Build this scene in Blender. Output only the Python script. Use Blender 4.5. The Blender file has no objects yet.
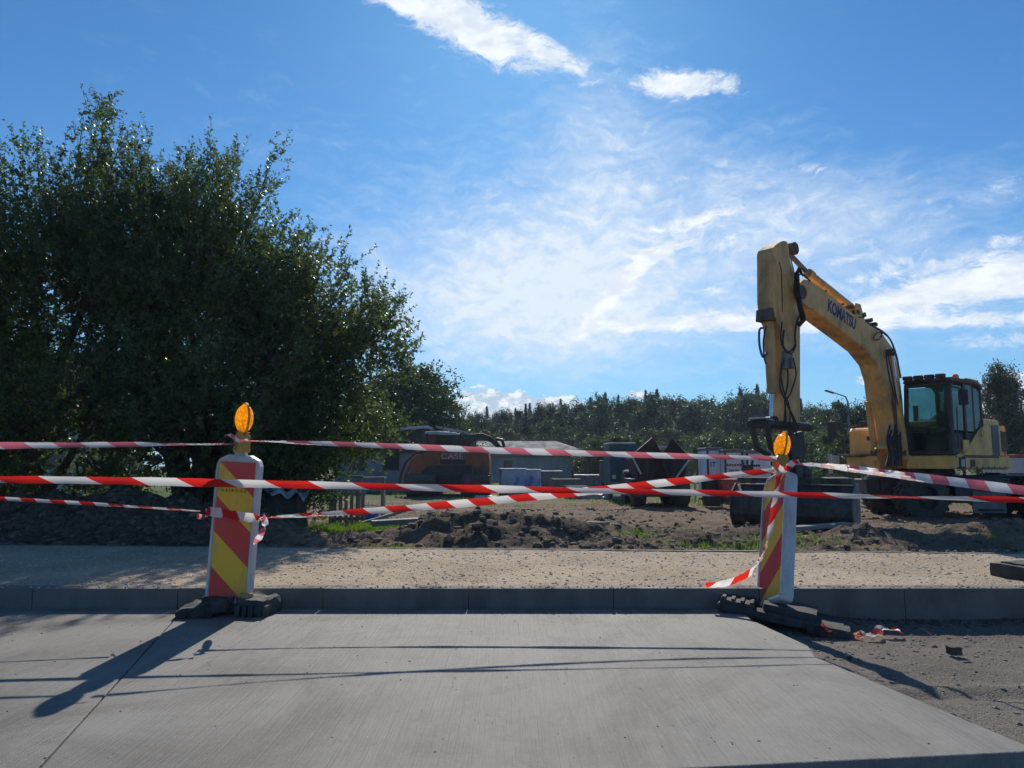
import bpy, math, random
import numpy as np
from mathutils import Vector, Matrix, Euler
R = math.radians
rnd = random.Random(7)
scene = bpy.context.scene
COL = scene.collection
PI = math.pi

# ------------------------------------------------------------------ camera
F_PX, CAM_Z = 769.0, 0.98
PITCH = math.atan(81 / F_PX)
CAM = Vector((0, 0, CAM_Z))
def ray(px, py):
    x, z = (px - 512) / F_PX, (384 - py) / F_PX
    c, s = math.cos(PITCH), math.sin(PITCH)
    return Vector((x, c - z * s, s + z * c))
def P(px, py, Y):                 # point seen at a pixel, Y metres ahead
    d = ray(px, py); return CAM + d * (Y / d.y)
def G(px, py, z=0.0):             # point on the level z
    d = ray(px, py); return CAM + d * ((z - CAM_Z) / d.z)

cd = bpy.data.cameras.new('camera'); cam = bpy.data.objects.new('camera', cd); COL.objects.link(cam)
cam.location = CAM; cam.rotation_euler = (R(90) + PITCH, 0, 0)
cd.sensor_width = 36; cd.lens = F_PX / 1024 * 36; cd.clip_start = 0.05; cd.clip_end = 5000
scene.camera = cam
scene.view_settings.view_transform = 'Standard'; scene.view_settings.look = 'None'
scene.view_settings.exposure = 0.32; scene.view_settings.gamma = 1.0
scene.cycles.max_bounces = 8; scene.cycles.transparent_max_bounces = 16
scene.cycles.use_denoising = True
scene.cycles.sample_clamp_indirect = 6

# ------------------------------------------------------------------ node helpers
class NT:
    def __init__(s, tree): s.t = tree; s.n = tree.nodes; s.l = tree.links
    def new(s, typ, **kw):
        n = s.n.new(typ)
        for k, v in kw.items(): setattr(n, k, v)
        return n
    def put(s, sock, v):
        if isinstance(v, bpy.types.NodeSocket): s.l.new(v, sock)
        elif v is not None: sock.default_value = v
    def math(s, op, a, b=None, c=None, clamp=False):
        n = s.new('ShaderNodeMath', operation=op); n.use_clamp = clamp
        s.put(n.inputs[0], a)
        if b is not None: s.put(n.inputs[1], b)
        if c is not None: s.put(n.inputs[2], c)
        return n.outputs[0]
    def mix(s, f, a, b, blend='MIX'):
        n = s.new('ShaderNodeMix', data_type='RGBA', blend_type=blend)
        s.put(n.inputs[0], f)
        for i, v in ((6, a), (7, b)):
            if isinstance(v, tuple) and len(v) == 3: v = (*v, 1)
            s.put(n.inputs[i], v)
        return n.outputs[2]
    def noise(s, vec, scale, detail=4, rough=.55, dist=0.0):
        n = s.new('ShaderNodeTexNoise'); s.put(n.inputs['Vector'], vec)
        n.inputs['Scale'].default_value = scale; n.inputs['Detail'].default_value = detail
        n.inputs['Roughness'].default_value = rough; n.inputs['Distortion'].default_value = dist
        return n.outputs[0]
    def ramp(s, v, lo, hi, a=0.0, b=1.0):
        n = s.new('ShaderNodeMapRange'); n.interpolation_type = 'SMOOTHSTEP'
        s.put(n.inputs[0], v)
        for i, q in zip((1, 2, 3, 4), (lo, hi, a, b)): n.inputs[i].default_value = q
        return n.outputs[0]
    def mapping(s, vec, scale=(1, 1, 1), rot=(0, 0, 0), loc=(0, 0, 0)):
        n = s.new('ShaderNodeMapping'); s.put(n.inputs[0], vec)
        n.inputs['Location'].default_value = loc; n.inputs['Rotation'].default_value = rot; n.inputs['Scale'].default_value = scale
        return n.outputs[0]
def newmat(name):
    m = bpy.data.materials.new(name); m.use_nodes = True
    t = NT(m.node_tree); t.n.clear()
    out = t.new('ShaderNodeOutputMaterial')
    return m, t, out
def bump(t, h, strength, dist=0.02):
    b = t.new('ShaderNodeBump'); b.inputs['Strength'].default_value = strength; b.inputs['Distance'].default_value = dist
    t.put(b.inputs['Height'], h); return b.outputs[0]
def geo_pos(t): return t.new('ShaderNodeNewGeometry').outputs['Position']
def obj_co(t): return t.new('ShaderNodeTexCoord').outputs['Object']
def pbr(t, out, col, rough=.6, metal=0, nrm=None, spec=None, **kw):
    p = t.new('ShaderNodeBsdfPrincipled')
    if isinstance(col, tuple) and len(col) == 3: col = (*col, 1)
    t.put(p.inputs['Base Color'], col); t.put(p.inputs['Roughness'], rough); t.put(p.inputs['Metallic'], metal)
    if nrm is not None: t.put(p.inputs['Normal'], nrm)
    if spec is not None: t.put(p.inputs['Specular IOR Level'], spec)
    if out is not None: t.l.new(p.outputs[0], out.inputs[0])
    return p
def mat(name, col, rough=.6, metal=0, var=.25, vscale=6, dirt=None, dirt_amt=.5, dscale=3, bs=.15, bscale=60, spec=None):
    m, t, out = newmat(name); co = obj_co(t)
    n = t.noise(co, vscale, 5, .6)
    c = t.mix(t.ramp(n, .3, .7), tuple(v * (1 - var) for v in col), tuple(min(1, v * (1 + var)) for v in col))
    if dirt:
        dn = t.noise(t.mapping(co, (1, 1, .45)), dscale, 6, .68, .4)
        c = t.mix(t.math('MULTIPLY', t.ramp(dn, .42, .68), dirt_amt), c, dirt)
        r = t.math('ADD', rough, t.math('MULTIPLY', t.ramp(dn, .4, .7), .25), clamp=True)
    else: r = rough
    pbr(t, out, c, r, metal, bump(t, t.noise(co, bscale, 3), bs, .004), spec)
    return m

# ------------------------------------------------------------------ mesh builder
class MB:
    def __init__(s): s.v = []; s.f = []; s.m = []
    def add(s, vs, fs, mi=0):
        o = len(s.v); s.v += [tuple(v) for v in vs]
        for f in fs: s.f.append(tuple(i + o for i in f)); s.m.append(mi)
        return s
    def box(s, c, size, M=None, mi=0, taper=1.0):
        x, y, z = size[0] / 2, size[1] / 2, size[2] / 2
        vs = [Vector((sx * x * (taper if sz > 0 else 1), sy * y * (taper if sz > 0 else 1), sz * z)) for sz in (-1, 1) for sy in (-1, 1) for sx in (-1, 1)]
        if M is not None: vs = [M @ v for v in vs]
        c = Vector(c); vs = [v + c for v in vs]
        return s.add(vs, [(0, 2, 3, 1), (4, 5, 7, 6), (0, 1, 5, 4), (2, 6, 7, 3), (0, 4, 6, 2), (1, 3, 7, 5)], mi)
    def prism(s, poly, fn, a, b, mi=0):      # poly in 2D, fn(p, q, depth) -> 3D
        n = len(poly)
        vs = [fn(p, q, a) for p, q in poly] + [fn(p, q, b) for p, q in poly]
        fs = [tuple(range(n)), tuple(range(2 * n - 1, n - 1, -1))] + [(i, i + n, (i + 1) % n + n, (i + 1) % n) for i in range(n)]
        return s.add(vs, fs, mi)
    def tube(s, pts, r, n=8, mi=0, cap=True):
        pts = [Vector(p) for p in pts]; k = len(pts)
        rs = r if isinstance(r, (list, tuple)) else [r] * k
        vs = []; up = None
        for i, p in enumerate(pts):
            d = (pts[min(i + 1, k - 1)] - pts[max(i - 1, 0)])
            d = d.normalized() if d.length > 1e-9 else Vector((0, 0, 1))
            if up is None: up = Vector((0, 0, 1)) if abs(d.z) < .9 else Vector((1, 0, 0))
            a = (up - d * up.dot(d)).normalized(); up = a; b = d.cross(a)
            for j in range(n):
                t = 2 * PI * j / n; vs.append(p + (a * math.cos(t) + b * math.sin(t)) * rs[i])
        fs = [(i * n + j, i * n + (j + 1) % n, (i + 1) * n + (j + 1) % n, (i + 1) * n + j) for i in range(k - 1) for j in range(n)]
        if cap: fs += [tuple(range(n - 1, -1, -1)), tuple((k - 1) * n + j for j in range(n))]
        return s.add(vs, fs, mi)
    def lathe(s, prof, c, axis, n=28, mi=0):     # prof: (r, h) along axis
        axis = Vector(axis).normalized(); a = axis.orthogonal().normalized(); b = axis.cross(a); c = Vector(c)
        vs = [c + axis * h + (a * math.cos(2 * PI * j / n) + b * math.sin(2 * PI * j / n)) * r for r, h in prof for j in range(n)]
        fs = [(i * n + j, i * n + (j + 1) % n, (i + 1) * n + (j + 1) % n, (i + 1) * n + j) for i in range(len(prof) - 1) for j in range(n)]
        return s.add(vs, fs, mi)
    def build(s, name, mats, parent=None, world=False, smooth=None, bevel=None, origin=None, fixn=True):
        me = bpy.data.meshes.new(name)
        vs = s.v
        M = None
        if parent is not None and world: M = MAT[root_of(parent)].inverted()
        if origin is not None: M = Matrix.Translation(-Vector(origin))
        if M is not None: vs = [tuple(M @ Vector(v)) for v in vs]
        me.from_pydata(vs, [], s.f)
        for m in (mats if isinstance(mats, (list, tuple)) else [mats]): me.materials.append(m)
        me.polygons.foreach_set('material_index', s.m)
        if fixn:
            import bmesh
            b = bmesh.new(); b.from_mesh(me); bmesh.ops.recalc_face_normals(b, faces=b.faces); b.to_mesh(me); b.free()
        o = bpy.data.objects.new(name, me); COL.objects.link(o)
        if parent is not None: o.parent = parent
        if origin is not None: o.location = origin
        if smooth:
            me.polygons.foreach_set('use_smooth', [True] * len(me.polygons)); me.set_sharp_from_angle(angle=R(smooth))
        if bevel:
            bm = o.modifiers.new('bevel', 'BEVEL'); bm.width = bevel; bm.segments = 2; bm.limit_method = 'ANGLE'; bm.angle_limit = R(35)
        return o
MAT = {}
def root_of(o):
    while o.parent is not None: o = o.parent
    return o
def tag(o, label=None, cat=None, group=None, kind=None):
    if label: o['label'] = label
    if cat: o['category'] = cat
    if group: o['group'] = group
    if kind: o['kind'] = kind
    return o
def thing(name, label, cat, loc=(0, 0, 0), rot=(0, 0, 0), group=None):
    o = bpy.data.objects.new(name, None); COL.objects.link(o); o.empty_display_size = .2
    o.location = loc; o.rotation_euler = rot
    MAT[o] = Matrix.Translation(Vector(loc)) @ Euler(rot).to_matrix().to_4x4()
    return tag(o, label, cat, group)
def struct(o): o['kind'] = 'structure'; return o
def copy_thing(root, loc, rotz, scale, label=None, group=None):
    r = root.copy(); COL.objects.link(r); r.location = loc; r.rotation_euler = (0, 0, rotz); r.scale = scale
    if label: r['label'] = label
    if group: r['group'] = group
    for ch in list(root.children):
        c = ch.copy(); COL.objects.link(c); c.parent = r
    return r
def np_mesh(name, V, faces_n, mats, parent=None, smooth=False):
    """V: (N,3); faces: consecutive groups of faces_n vertices"""
    me = bpy.data.meshes.new(name); N = len(V); nf = N // faces_n
    me.vertices.add(N); me.vertices.foreach_set('co', V.astype(np.float32).ravel())
    me.loops.add(N); me.loops.foreach_set('vertex_index', np.arange(N, dtype=np.int32))
    me.polygons.add(nf); me.polygons.foreach_set('loop_start', np.arange(0, N, faces_n, dtype=np.int32))
    try: me.polygons.foreach_set('loop_total', np.full(nf, faces_n, dtype=np.int32))
    except Exception: pass
    for m in (mats if isinstance(mats, (list, tuple)) else [mats]): me.materials.append(m)
    me.update(calc_edges=True); me.validate()
    o = bpy.data.objects.new(name, me); COL.objects.link(o)
    if parent is not None: o.parent = parent
    return o
def np_noise(x, y, seed=0):
    def h(i, j):
        n = (i * 374761393 + j * 668265263 + seed * 982451653) & 0xffffffff
        n = ((n ^ (n >> 13)) * 1274126177) & 0xffffffff
        return ((n ^ (n >> 16)) & 0xffff) / 65535.0
    i = np.floor(x).astype(np.int64); j = np.floor(y).astype(np.int64); fx = x - i; fy = y - j
    fx = fx * fx * (3 - 2 * fx); fy = fy * fy * (3 - 2 * fy)
    return (h(i, j) * (1 - fx) + h(i + 1, j) * fx) * (1 - fy) + (h(i, j + 1) * (1 - fx) + h(i + 1, j + 1) * fx) * fy
def fbm(x, y, sc, oct=4, seed=0, g=.5):
    s = 0; a = 1; tot = 0
    for k in range(oct):
        s = s + a * np_noise(x * sc, y * sc, seed + k); tot += a; a *= g; sc *= 2.03
    return s / tot - .5
def icosphere(r=1, sub=1):
    import bmesh
    b = bmesh.new(); bmesh.ops.create_icosphere(b, subdivisions=sub, radius=r)
    vs = np.array([v.co[:] for v in b.verts]); fs = [tuple(v.index for v in f.verts) for f in b.faces]; b.free(); return vs, fs

# ------------------------------------------------------------------ light and sky
SUN_AZ, SUN_EL = R(1.2), R(33.5)           # azimuth measured from +Y towards +X
sd = Vector((math.sin(SUN_AZ) * math.cos(SUN_EL), math.cos(SUN_AZ) * math.cos(SUN_EL), math.sin(SUN_EL)))
sl = bpy.data.lights.new('sun', 'SUN'); sl.energy = 3.5; sl.angle = R(.5); sl.color = (1, .93, .82)
so = bpy.data.objects.new('sun', sl); COL.objects.link(so); so.rotation_euler = sd.to_track_quat('Z', 'Y').to_euler(); so.location = (0, 0, 30)

W = bpy.data.worlds.new('World'); scene.world = W; W.use_nodes = True
w = NT(W.node_tree); w.n.clear()
wo = w.new('ShaderNodeOutputWorld'); bg = w.new('ShaderNodeBackground'); w.l.new(bg.outputs[0], wo.inputs[0])
sky = w.new('ShaderNodeTexSky', sky_type='NISHITA'); sky.sun_disc = False
sky.sun_elevation = SUN_EL; sky.sun_rotation = SUN_AZ
sky.altitude = 200; sky.air_density = 1.0; sky.dust_density = .25; sky.ozone_density = 3.5
SKY_STR = .076
tc = w.new('ShaderNodeTexCoord'); sx = w.new('ShaderNodeSeparateXYZ'); w.l.new(tc.outputs['Generated'], sx.inputs[0])
az = w.math('MULTIPLY', w.math('ARCTAN2', sx.outputs[0], sx.outputs[1]), 57.2958)
el = w.math('MULTIPLY', w.math('ARCSINE', sx.outputs[2]), 57.2958)
cmb = w.new('ShaderNodeCombineXYZ'); w.put(cmb.inputs[0], az); w.put(cmb.inputs[1], el); ae = cmb.outputs[0]
def azel(px, py):
    d = ray(px, py).normalized(); return math.degrees(math.atan2(d.x, d.y)), math.degrees(math.asin(d.z))
def blob(px, py, rx, ry, rot, wgt, power=1.0):
    a0, e0 = azel(px, py); k = .0745          # degrees per pixel
    c, s = math.cos(R(rot)), math.sin(R(rot))
    da = w.math('SUBTRACT', az, a0); de = w.math('SUBTRACT', el, e0)
    u = w.math('DIVIDE', w.math('ADD', w.math('MULTIPLY', da, c), w.math('MULTIPLY', de, s)), rx * k)
    v = w.math('DIVIDE', w.math('SUBTRACT', w.math('MULTIPLY', de, c), w.math('MULTIPLY', da, s)), ry * k)
    d2 = w.math('ADD', w.math('MULTIPLY', u, u), w.math('MULTIPLY', v, v))
    return w.math('MULTIPLY', w.math('POWER', 2.718, w.math('MULTIPLY', d2, -1.0)), wgt)
def total(lst):
    r = lst[0]
    for q in lst[1:]: r = w.math('ADD', r, q)
    return r
warp = w.new('ShaderNodeTexNoise'); w.put(warp.inputs['Vector'], ae); warp.inputs['Scale'].default_value = .22; warp.inputs['Detail'].default_value = 5
wv = w.new('ShaderNodeVectorMath', operation='SUBTRACT'); w.l.new(warp.outputs['Color'], wv.inputs[0]); wv.inputs[1].default_value = (.5, .5, .5)
ws = w.new('ShaderNodeVectorMath', operation='SCALE'); w.l.new(wv.outputs[0], ws.inputs[0]); ws.inputs['Scale'].default_value = 3.2
wa = w.new('ShaderNodeVectorMath', operation='ADD'); w.l.new(ae, wa.inputs[0]); w.l.new(ws.outputs[0], wa.inputs[1]); aew = wa.outputs[0]
n_str = w.noise(w.mapping(aew, (.25, .95, 1), rot=(0, 0, R(-12))), 1.0, 8, .62)
n_wsp = w.noise(w.mapping(aew, (.7, 1.3, 1), rot=(0, 0, R(24))), .75, 9, .66)
n_fe1 = w.noise(w.mapping(aew, (.55, 1.9, 1), rot=(0, 0, R(14))), .9, 10, .7, .35)
n_fea = w.math('ADD', w.math('MULTIPLY', n_fe1, .6), w.math('MULTIPLY', n_wsp, .4))
n_cum = w.noise(w.mapping(ae, (.8, 1.3, 1)), 1.15, 8, .6)
bright = total([blob(465, 25, 95, 24, -22, 1.2), blob(400, -2, 60, 14, -10, .95), blob(550, 52, 60, 12, -25, .95), blob(480, 45, 40, 14, -20, .5),
                blob(693, 86, 55, 15, -3, 1.25), blob(660, 78, 30, 10, 0, .7), blob(808, 168, 22, 8, -5, .75),
                blob(705, 291, 45, 5, 0, .8), blob(665, 250, 50, 7, 32, .8), blob(700, 218, 60, 7, 8, .8), blob(610, 300, 60, 8, 50, .8), blob(800, 255, 60, 10, -8, .6), blob(660, 185, 40, 5, 5, .5), blob(690, 322, 90, 12, 2, 1.15), blob(625, 322, 30, 8, 0, .5),
                blob(930, 292, 115, 13, 9, 1.1), blob(960, 258, 90, 10, 8, .7), blob(880, 248, 50, 6, 12, .5), blob(1010, 285, 80, 16, 0, .9), blob(960, 322, 130, 7, -2, 1.0), blob(1030, 338, 60, 9, 0, .9), blob(870, 272, 50, 7, 18, .5),
                blob(820, 320, 80, 8, 0, 1.0), blob(720, 240, 70, 22, 15, .62), blob(620, 285, 60, 18, 48, .7), blob(560, 345, 30, 9, 35, .45),
                blob(955, 205, 30, 6, -5, .5), blob(1015, 185, 25, 12, 0, .6), blob(1300, 200, 160, 40, 5, 1), blob(-300, 150, 200, 40, 10, .9)])
d_b = w.ramp(w.math('ADD', bright, w.math('MULTIPLY', w.math('SUBTRACT', n_fea, .5), 3.4)), .45, 1.3)
cum = total([blob(478, 408, 34, 22, 0, 1.3), blob(525, 408, 30, 16, 0, 1.15), blob(570, 404, 20, 9, 0, 1.0), blob(638, 395, 14, 6, 0, 1.0), blob(870, 378, 16, 9, 0, .8),
             blob(1010, 400, 30, 22, 0, 1.1), blob(1200, 390, 90, 22, 0, 1.0)])
d_c = w.ramp(w.math('ADD', cum, w.math('MULTIPLY', w.math('SUBTRACT', n_cum, .5), 1.7)), .5, .72)
veil = total([blob(600, 240, 240, 120, -12, .5), blob(470, 300, 190, 85, 0, .68), blob(570, 320, 150, 70, 0, .42), blob(600, 130, 70, 120, 0, .45), blob(820, 210, 110, 50, -15, .1), blob(900, 250, 170, 60, 0, .38), blob(940, 320, 150, 30, 0, .4), blob(760, 190, 110, 60, -25, .35), blob(250, 110, 160, 60, -20, .12),
              blob(950, 190, 120, 30, 0, .2)])
d_v = w.math('MULTIPLY', w.ramp(w.math('ADD', veil, w.math('MULTIPLY', w.math('SUBTRACT', n_str, .5), 1.1)), .1, 1.25), .62)
d_v2 = w.math('MULTIPLY', w.math('MULTIPLY', w.ramp(w.math('ADD', w.math('MULTIPLY', veil, .8), w.math('MULTIPLY', w.math('SUBTRACT', n_wsp, .5), 2.2)), .45, 1.3), .5), 1.0)
skyc = w.new('ShaderNodeVectorMath', operation='SCALE'); w.l.new(sky.outputs[0], skyc.inputs[0]); skyc.inputs['Scale'].default_value = SKY_STR
tint = w.mix(1.0, skyc.outputs[0], (.38, .80, 1.1), 'MULTIPLY')
hz = w.math('MULTIPLY', w.math('POWER', 2.718, w.math('DIVIDE', w.math('MAXIMUM', el, 0.0), -9.0)), .75)
tint = w.mix(hz, tint, (.30, .47, .66))
shade = w.noise(w.mapping(ae, (.5, 1.2, 1)), .9, 5, .5)
c_v = w.mix(w.math('ADD', d_v, d_v2, clamp=True), tint, (.62, .70, .79))
c_b = w.mix(w.math('MULTIPLY', d_b, .93), c_v, w.mix(w.ramp(shade, .35, .65), (.62, .68, .76), (.80, .83, .87)))
c_c = w.mix(w.math('MULTIPLY', d_c, .9), c_b, w.mix(w.ramp(n_cum, .45, .62), (.42, .50, .60), (.76, .79, .82)))
w.put(bg.inputs[0], c_c); bg.inputs[1].default_value = 1.0
# ------------------------------------------------------------------ materials of the ground
def mat_concrete():
    m, t, out = newmat('broomed concrete'); co = geo_pos(t)
    lines = t.noise(t.mapping(co, (95, 1.1, 1), rot=(0, 0, R(4))), 1.0, 3, .6)
    lines2 = t.noise(t.mapping(co, (26, .5, 1), rot=(0, 0, R(4))), 1.0, 3, .6)
    blot = t.noise(co, 1.1, 6, .6, .5); fine = t.noise(co, 260, 2)
    streak = t.noise(t.mapping(co, (3.2, .45, 1), rot=(0, 0, R(3))), 1.0, 5, .6)
    c = t.mix(t.ramp(blot, .3, .7), (.190, .175, .153), (.268, .25, .22))
    c = t.mix(t.math('MULTIPLY', t.ramp(streak, .35, .7), .55), c, (.225, .215, .197))
    c = t.mix(t.math('MULTIPLY', t.ramp(lines, .35, .65), .38), c, (.28, .27, .25))
    c = t.mix(t.math('MULTIPLY', t.ramp(t.noise(co, 5, 6, .7), .58, .75), .4), c, (.115, .11, .10))
    c = t.mix(t.math('MULTIPLY', t.ramp(t.noise(t.mapping(co, (1, .7, 1), rot=(0, 0, .5)), .75, 7, .7, 1.2), .45, .64), .62), c, (.10, .092, .08))
    c = t.mix(t.math('MULTIPLY', t.ramp(t.noise(co, 38, 4, .75), .5, .72), .35), c, (.30, .29, .265))
    c = t.mix(t.math('MULTIPLY', t.ramp(t.noise(t.mapping(co, (7, 1.1, 1), rot=(0, 0, R(4))), 1.0, 6, .7), .5, .68), .35), c, (.11, .104, .095))
    # white paste splashes and small dark spots
    v = t.new('ShaderNodeTexVoronoi'); t.put(v.inputs['Vector'], co); v.inputs['Scale'].default_value = 9
    c = t.mix(t.math('MULTIPLY', t.ramp(v.outputs['Distance'], .10, .05), t.ramp(t.noise(co, 2.0, 2), .52, .6)), c, (.13, .12, .11))
    h = t.math('ADD', t.math('MULTIPLY', lines, .8), t.math('ADD', t.math('MULTIPLY', lines2, .45), t.math('MULTIPLY', fine, .35)))
    pbr(t, out, c, .72, 0, bump(t, h, 1.0, .009), .35); return m
def mat_gravel(name, c1, c2, c3, scale=60, bs=.9):
    m, t, out = newmat(name); co = geo_pos(t)
    v = t.new('ShaderNodeTexVoronoi'); t.put(v.inputs['Vector'], co); v.inputs['Scale'].default_value = scale
    v2 = t.new('ShaderNodeTexVoronoi'); t.put(v2.inputs['Vector'], co); v2.inputs['Scale'].default_value = scale * 2.6
    big = t.noise(co, 1.3, 6, .65, .3)
    c = t.mix(t.ramp(big, .32, .68), c1, c2)
    sep = t.new('ShaderNodeSeparateColor'); t.l.new(v.outputs['Color'], sep.inputs[0])
    c = t.mix(t.math('MULTIPLY', t.ramp(sep.outputs[0], .55, .95), .7), c, c3)
    c = t.mix(t.math('MULTIPLY', t.ramp(sep.outputs[1], .75, 1.0), .5), c, tuple(q * .45 for q in c1))
    h = t.math('ADD', t.math('MULTIPLY', t.math('SUBTRACT', 1.0, v.outputs['Distance']), 1.0), t.math('ADD', t.math('MULTIPLY', v2.outputs['Distance'], .5), t.math('MULTIPLY', big, .8)))
    pbr(t, out, c, .9, 0, bump(t, h, bs, .02), .2); return m
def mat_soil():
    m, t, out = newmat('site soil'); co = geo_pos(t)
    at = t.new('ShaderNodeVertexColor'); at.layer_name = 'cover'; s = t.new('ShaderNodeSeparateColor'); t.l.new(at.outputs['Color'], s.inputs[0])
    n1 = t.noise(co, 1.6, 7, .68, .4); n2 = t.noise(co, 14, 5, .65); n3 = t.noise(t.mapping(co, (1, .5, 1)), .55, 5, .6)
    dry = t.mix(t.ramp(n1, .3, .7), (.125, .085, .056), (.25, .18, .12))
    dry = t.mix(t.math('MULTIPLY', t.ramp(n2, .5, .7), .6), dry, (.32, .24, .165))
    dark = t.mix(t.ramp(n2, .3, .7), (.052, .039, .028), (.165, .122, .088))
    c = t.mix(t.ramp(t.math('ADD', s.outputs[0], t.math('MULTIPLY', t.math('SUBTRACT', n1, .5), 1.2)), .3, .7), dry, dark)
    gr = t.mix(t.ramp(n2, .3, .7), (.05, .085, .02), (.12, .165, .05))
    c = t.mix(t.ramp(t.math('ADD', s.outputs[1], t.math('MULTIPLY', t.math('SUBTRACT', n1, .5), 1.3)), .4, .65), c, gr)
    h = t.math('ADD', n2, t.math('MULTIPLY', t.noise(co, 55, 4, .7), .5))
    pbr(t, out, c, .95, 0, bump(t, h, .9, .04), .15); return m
M_conc = mat_concrete()
M_gravel = mat_gravel('crushed stone', (.42, .31, .205), (.60, .465, .325), (.72, .60, .45), 85, .65)
M_base = mat_gravel('grey road base', (.155, .13, .105), (.225, .193, .16), (.29, .255, .215), 120, .6)
M_soil = mat_soil()
M_kerb = mat('kerb concrete', (.175, .158, .138), .8, 0, .12, 4, (.085, .08, .072), .5, 2.5, .4, 180)
M_stone = mat('stone', (.42, .37, .30), .9, 0, .35, 20, None, 0, 3, .5, 80)
M_dark = mat('dark soil clod', (.085, .07, .055), .95, 0, .4, 25, None, 0, 3, .8, 70)

# ------------------------------------------------------------------ road, kerb, pavement
def sheet(name, poly, top, bot, m, bevel=None):
    o = MB().prism([(p[0], p[1]) for p in poly], lambda a, b, z: Vector((a, b, z)), bot, top).build(name, m, bevel=bevel)
    return struct(o)
j1, j2 = G(182, 611), G(20, 775); jd = (j2 - j1) / (j2.y - j1.y)
def jx(y): return j1.x + jd.x * (y - j1.y)
KY = G(500, 608.5).y                        # face of the kerb
e = [G(744, 612), G(752, 620), G(808, 645.5), G(816, 657), G(1023, 744.5)]
fy1, fy2 = G(1023, 751).y, G(690, 767).y
fs = (fy1 - fy2) / (G(1023, 751).x - G(690, 767).x)
fx = e[4].x + .02; fyr = G(1023, 751).y
def fyx(x): return fyr + fs * (x - fx)
gap = .004
yb = 2.2
sheet('concrete_slab', [(jx(KY) + gap, KY - .006), (e[0].x, KY - .006), (e[1].x, e[1].y), (e[2].x, e[2].y), (e[3].x, e[3].y), (fx, fyr), (jx(yb) + gap, fyx(jx(yb)))], 0, -.11, M_conc, .006)
sheet('concrete_slab', [(-40, KY - .006), (jx(KY) - gap, KY - .006), (jx(yb) - gap, fyx(jx(yb))), (-40, fyx(-3))], -.001, -.11, M_conc, .005)
# road base (lower, unfinished lane) with fine relief
def grid(name, xs, ys, hf, m, attr=None):
    X, Y = np.meshgrid(xs, ys); Z = hf(X, Y); nx, ny = len(xs), len(ys)
    me = bpy.data.meshes.new(name); V = np.stack([X, Y, Z], -1).reshape(-1, 3)
    i = np.arange(nx - 1); j = np.arange(ny - 1); I, J = np.meshgrid(i, j); a = (J * nx + I).ravel()
    Fc = np.stack([a, a + 1, a + nx + 1, a + nx], -1).astype(np.int32)
    me.vertices.add(len(V)); me.vertices.foreach_set('co', V.astype(np.float32).ravel())
    me.loops.add(Fc.size); me.loops.foreach_set('vertex_index', Fc.ravel())
    me.polygons.add(len(Fc)); me.polygons.foreach_set('loop_start', np.arange(0, Fc.size, 4, dtype=np.int32))
    me.polygons.foreach_set('use_smooth', np.ones(len(Fc), bool))
    me.materials.append(m); me.update(calc_edges=True)
    if attr is not None:
        ca = me.color_attributes.new('cover', 'FLOAT_COLOR', 'POINT')
        C = np.ones((len(V), 4), np.float32); A = attr(X, Y); C[:, 0] = A[0].ravel(); C[:, 1] = A[1].ravel(); C[:, 2] = 0
        ca.data.foreach_set('color', C.ravel())
    o = bpy.data.objects.new(name, me); COL.objects.link(o); return struct(o)
def base_h(x, y):
    rut = -.018 * np.exp(-((y - 3.72 - .02 * x) / .05) ** 2) + .012 * np.exp(-((y - 3.85 - .02 * x) / .06) ** 2)
    edge = .03 * np.clip((y - (KY - .35)) / .3, 0, 1)
    return -.105 + rut + edge + fbm(x, y, 3, 4, 3) * .02 + fbm(x, y, 22, 3, 9) * .012
grid('road_base', np.concatenate([[-60, -5, 1.3], np.arange(1.35, 6, .03), np.arange(6, 14, .4), [20, 60]]), np.concatenate([[-40, 0, 1.5], np.arange(1.6, KY - .003, .025), [KY - .003]]), base_h, M_base)
# kerb
SW_B = .85
c0, c1 = G(0, 546, .125), G(1024, 555.5, .115)
bs_ = (c1.y - c0.y) / (c1.x - c0.x)
def by(x): return c0.y + bs_ * (x - c0.x)   # front of the back edging
KT = .135
def kerbrow(name, y0, th, top, bot, seg, x0, x1, m, yf=None):
    b = MB(); x = x0
    while x < x1:
        y_ = y0 if yf is None else yf(x + seg / 2)
        b.box((x + seg / 2, y_ + th / 2, (top + bot) / 2 + rnd.uniform(-.0015, .0015)), (seg - rnd.uniform(.003, .006), th + rnd.uniform(-.002, .005), top - bot), Matrix.Rotation(rnd.uniform(-.002, .002) if yf is None else math.atan(bs_), 3, 'Z')); x += seg
    return struct(b.build(name, m, bevel=.004))
kerbrow('kerb', KY, .15, KT, -.2, 1.0, -25.3, 25, M_kerb)
kerbrow('pavement_edging', 0, .06, .135, -.1, 1.0, -25.1, 25, M_kerb, by)
def gh(x, y): return .128 + fbm(x, y, 1.4, 3, 5) * .015 + fbm(x, y, 16, 3, 6) * .011 + np.clip((KY + .17 - y) / .05, 0, 1) * -.004
xs = np.concatenate([np.arange(-25, -7, .5), np.arange(-7, 8, .05), np.arange(8, 25.4, .5)])
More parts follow.
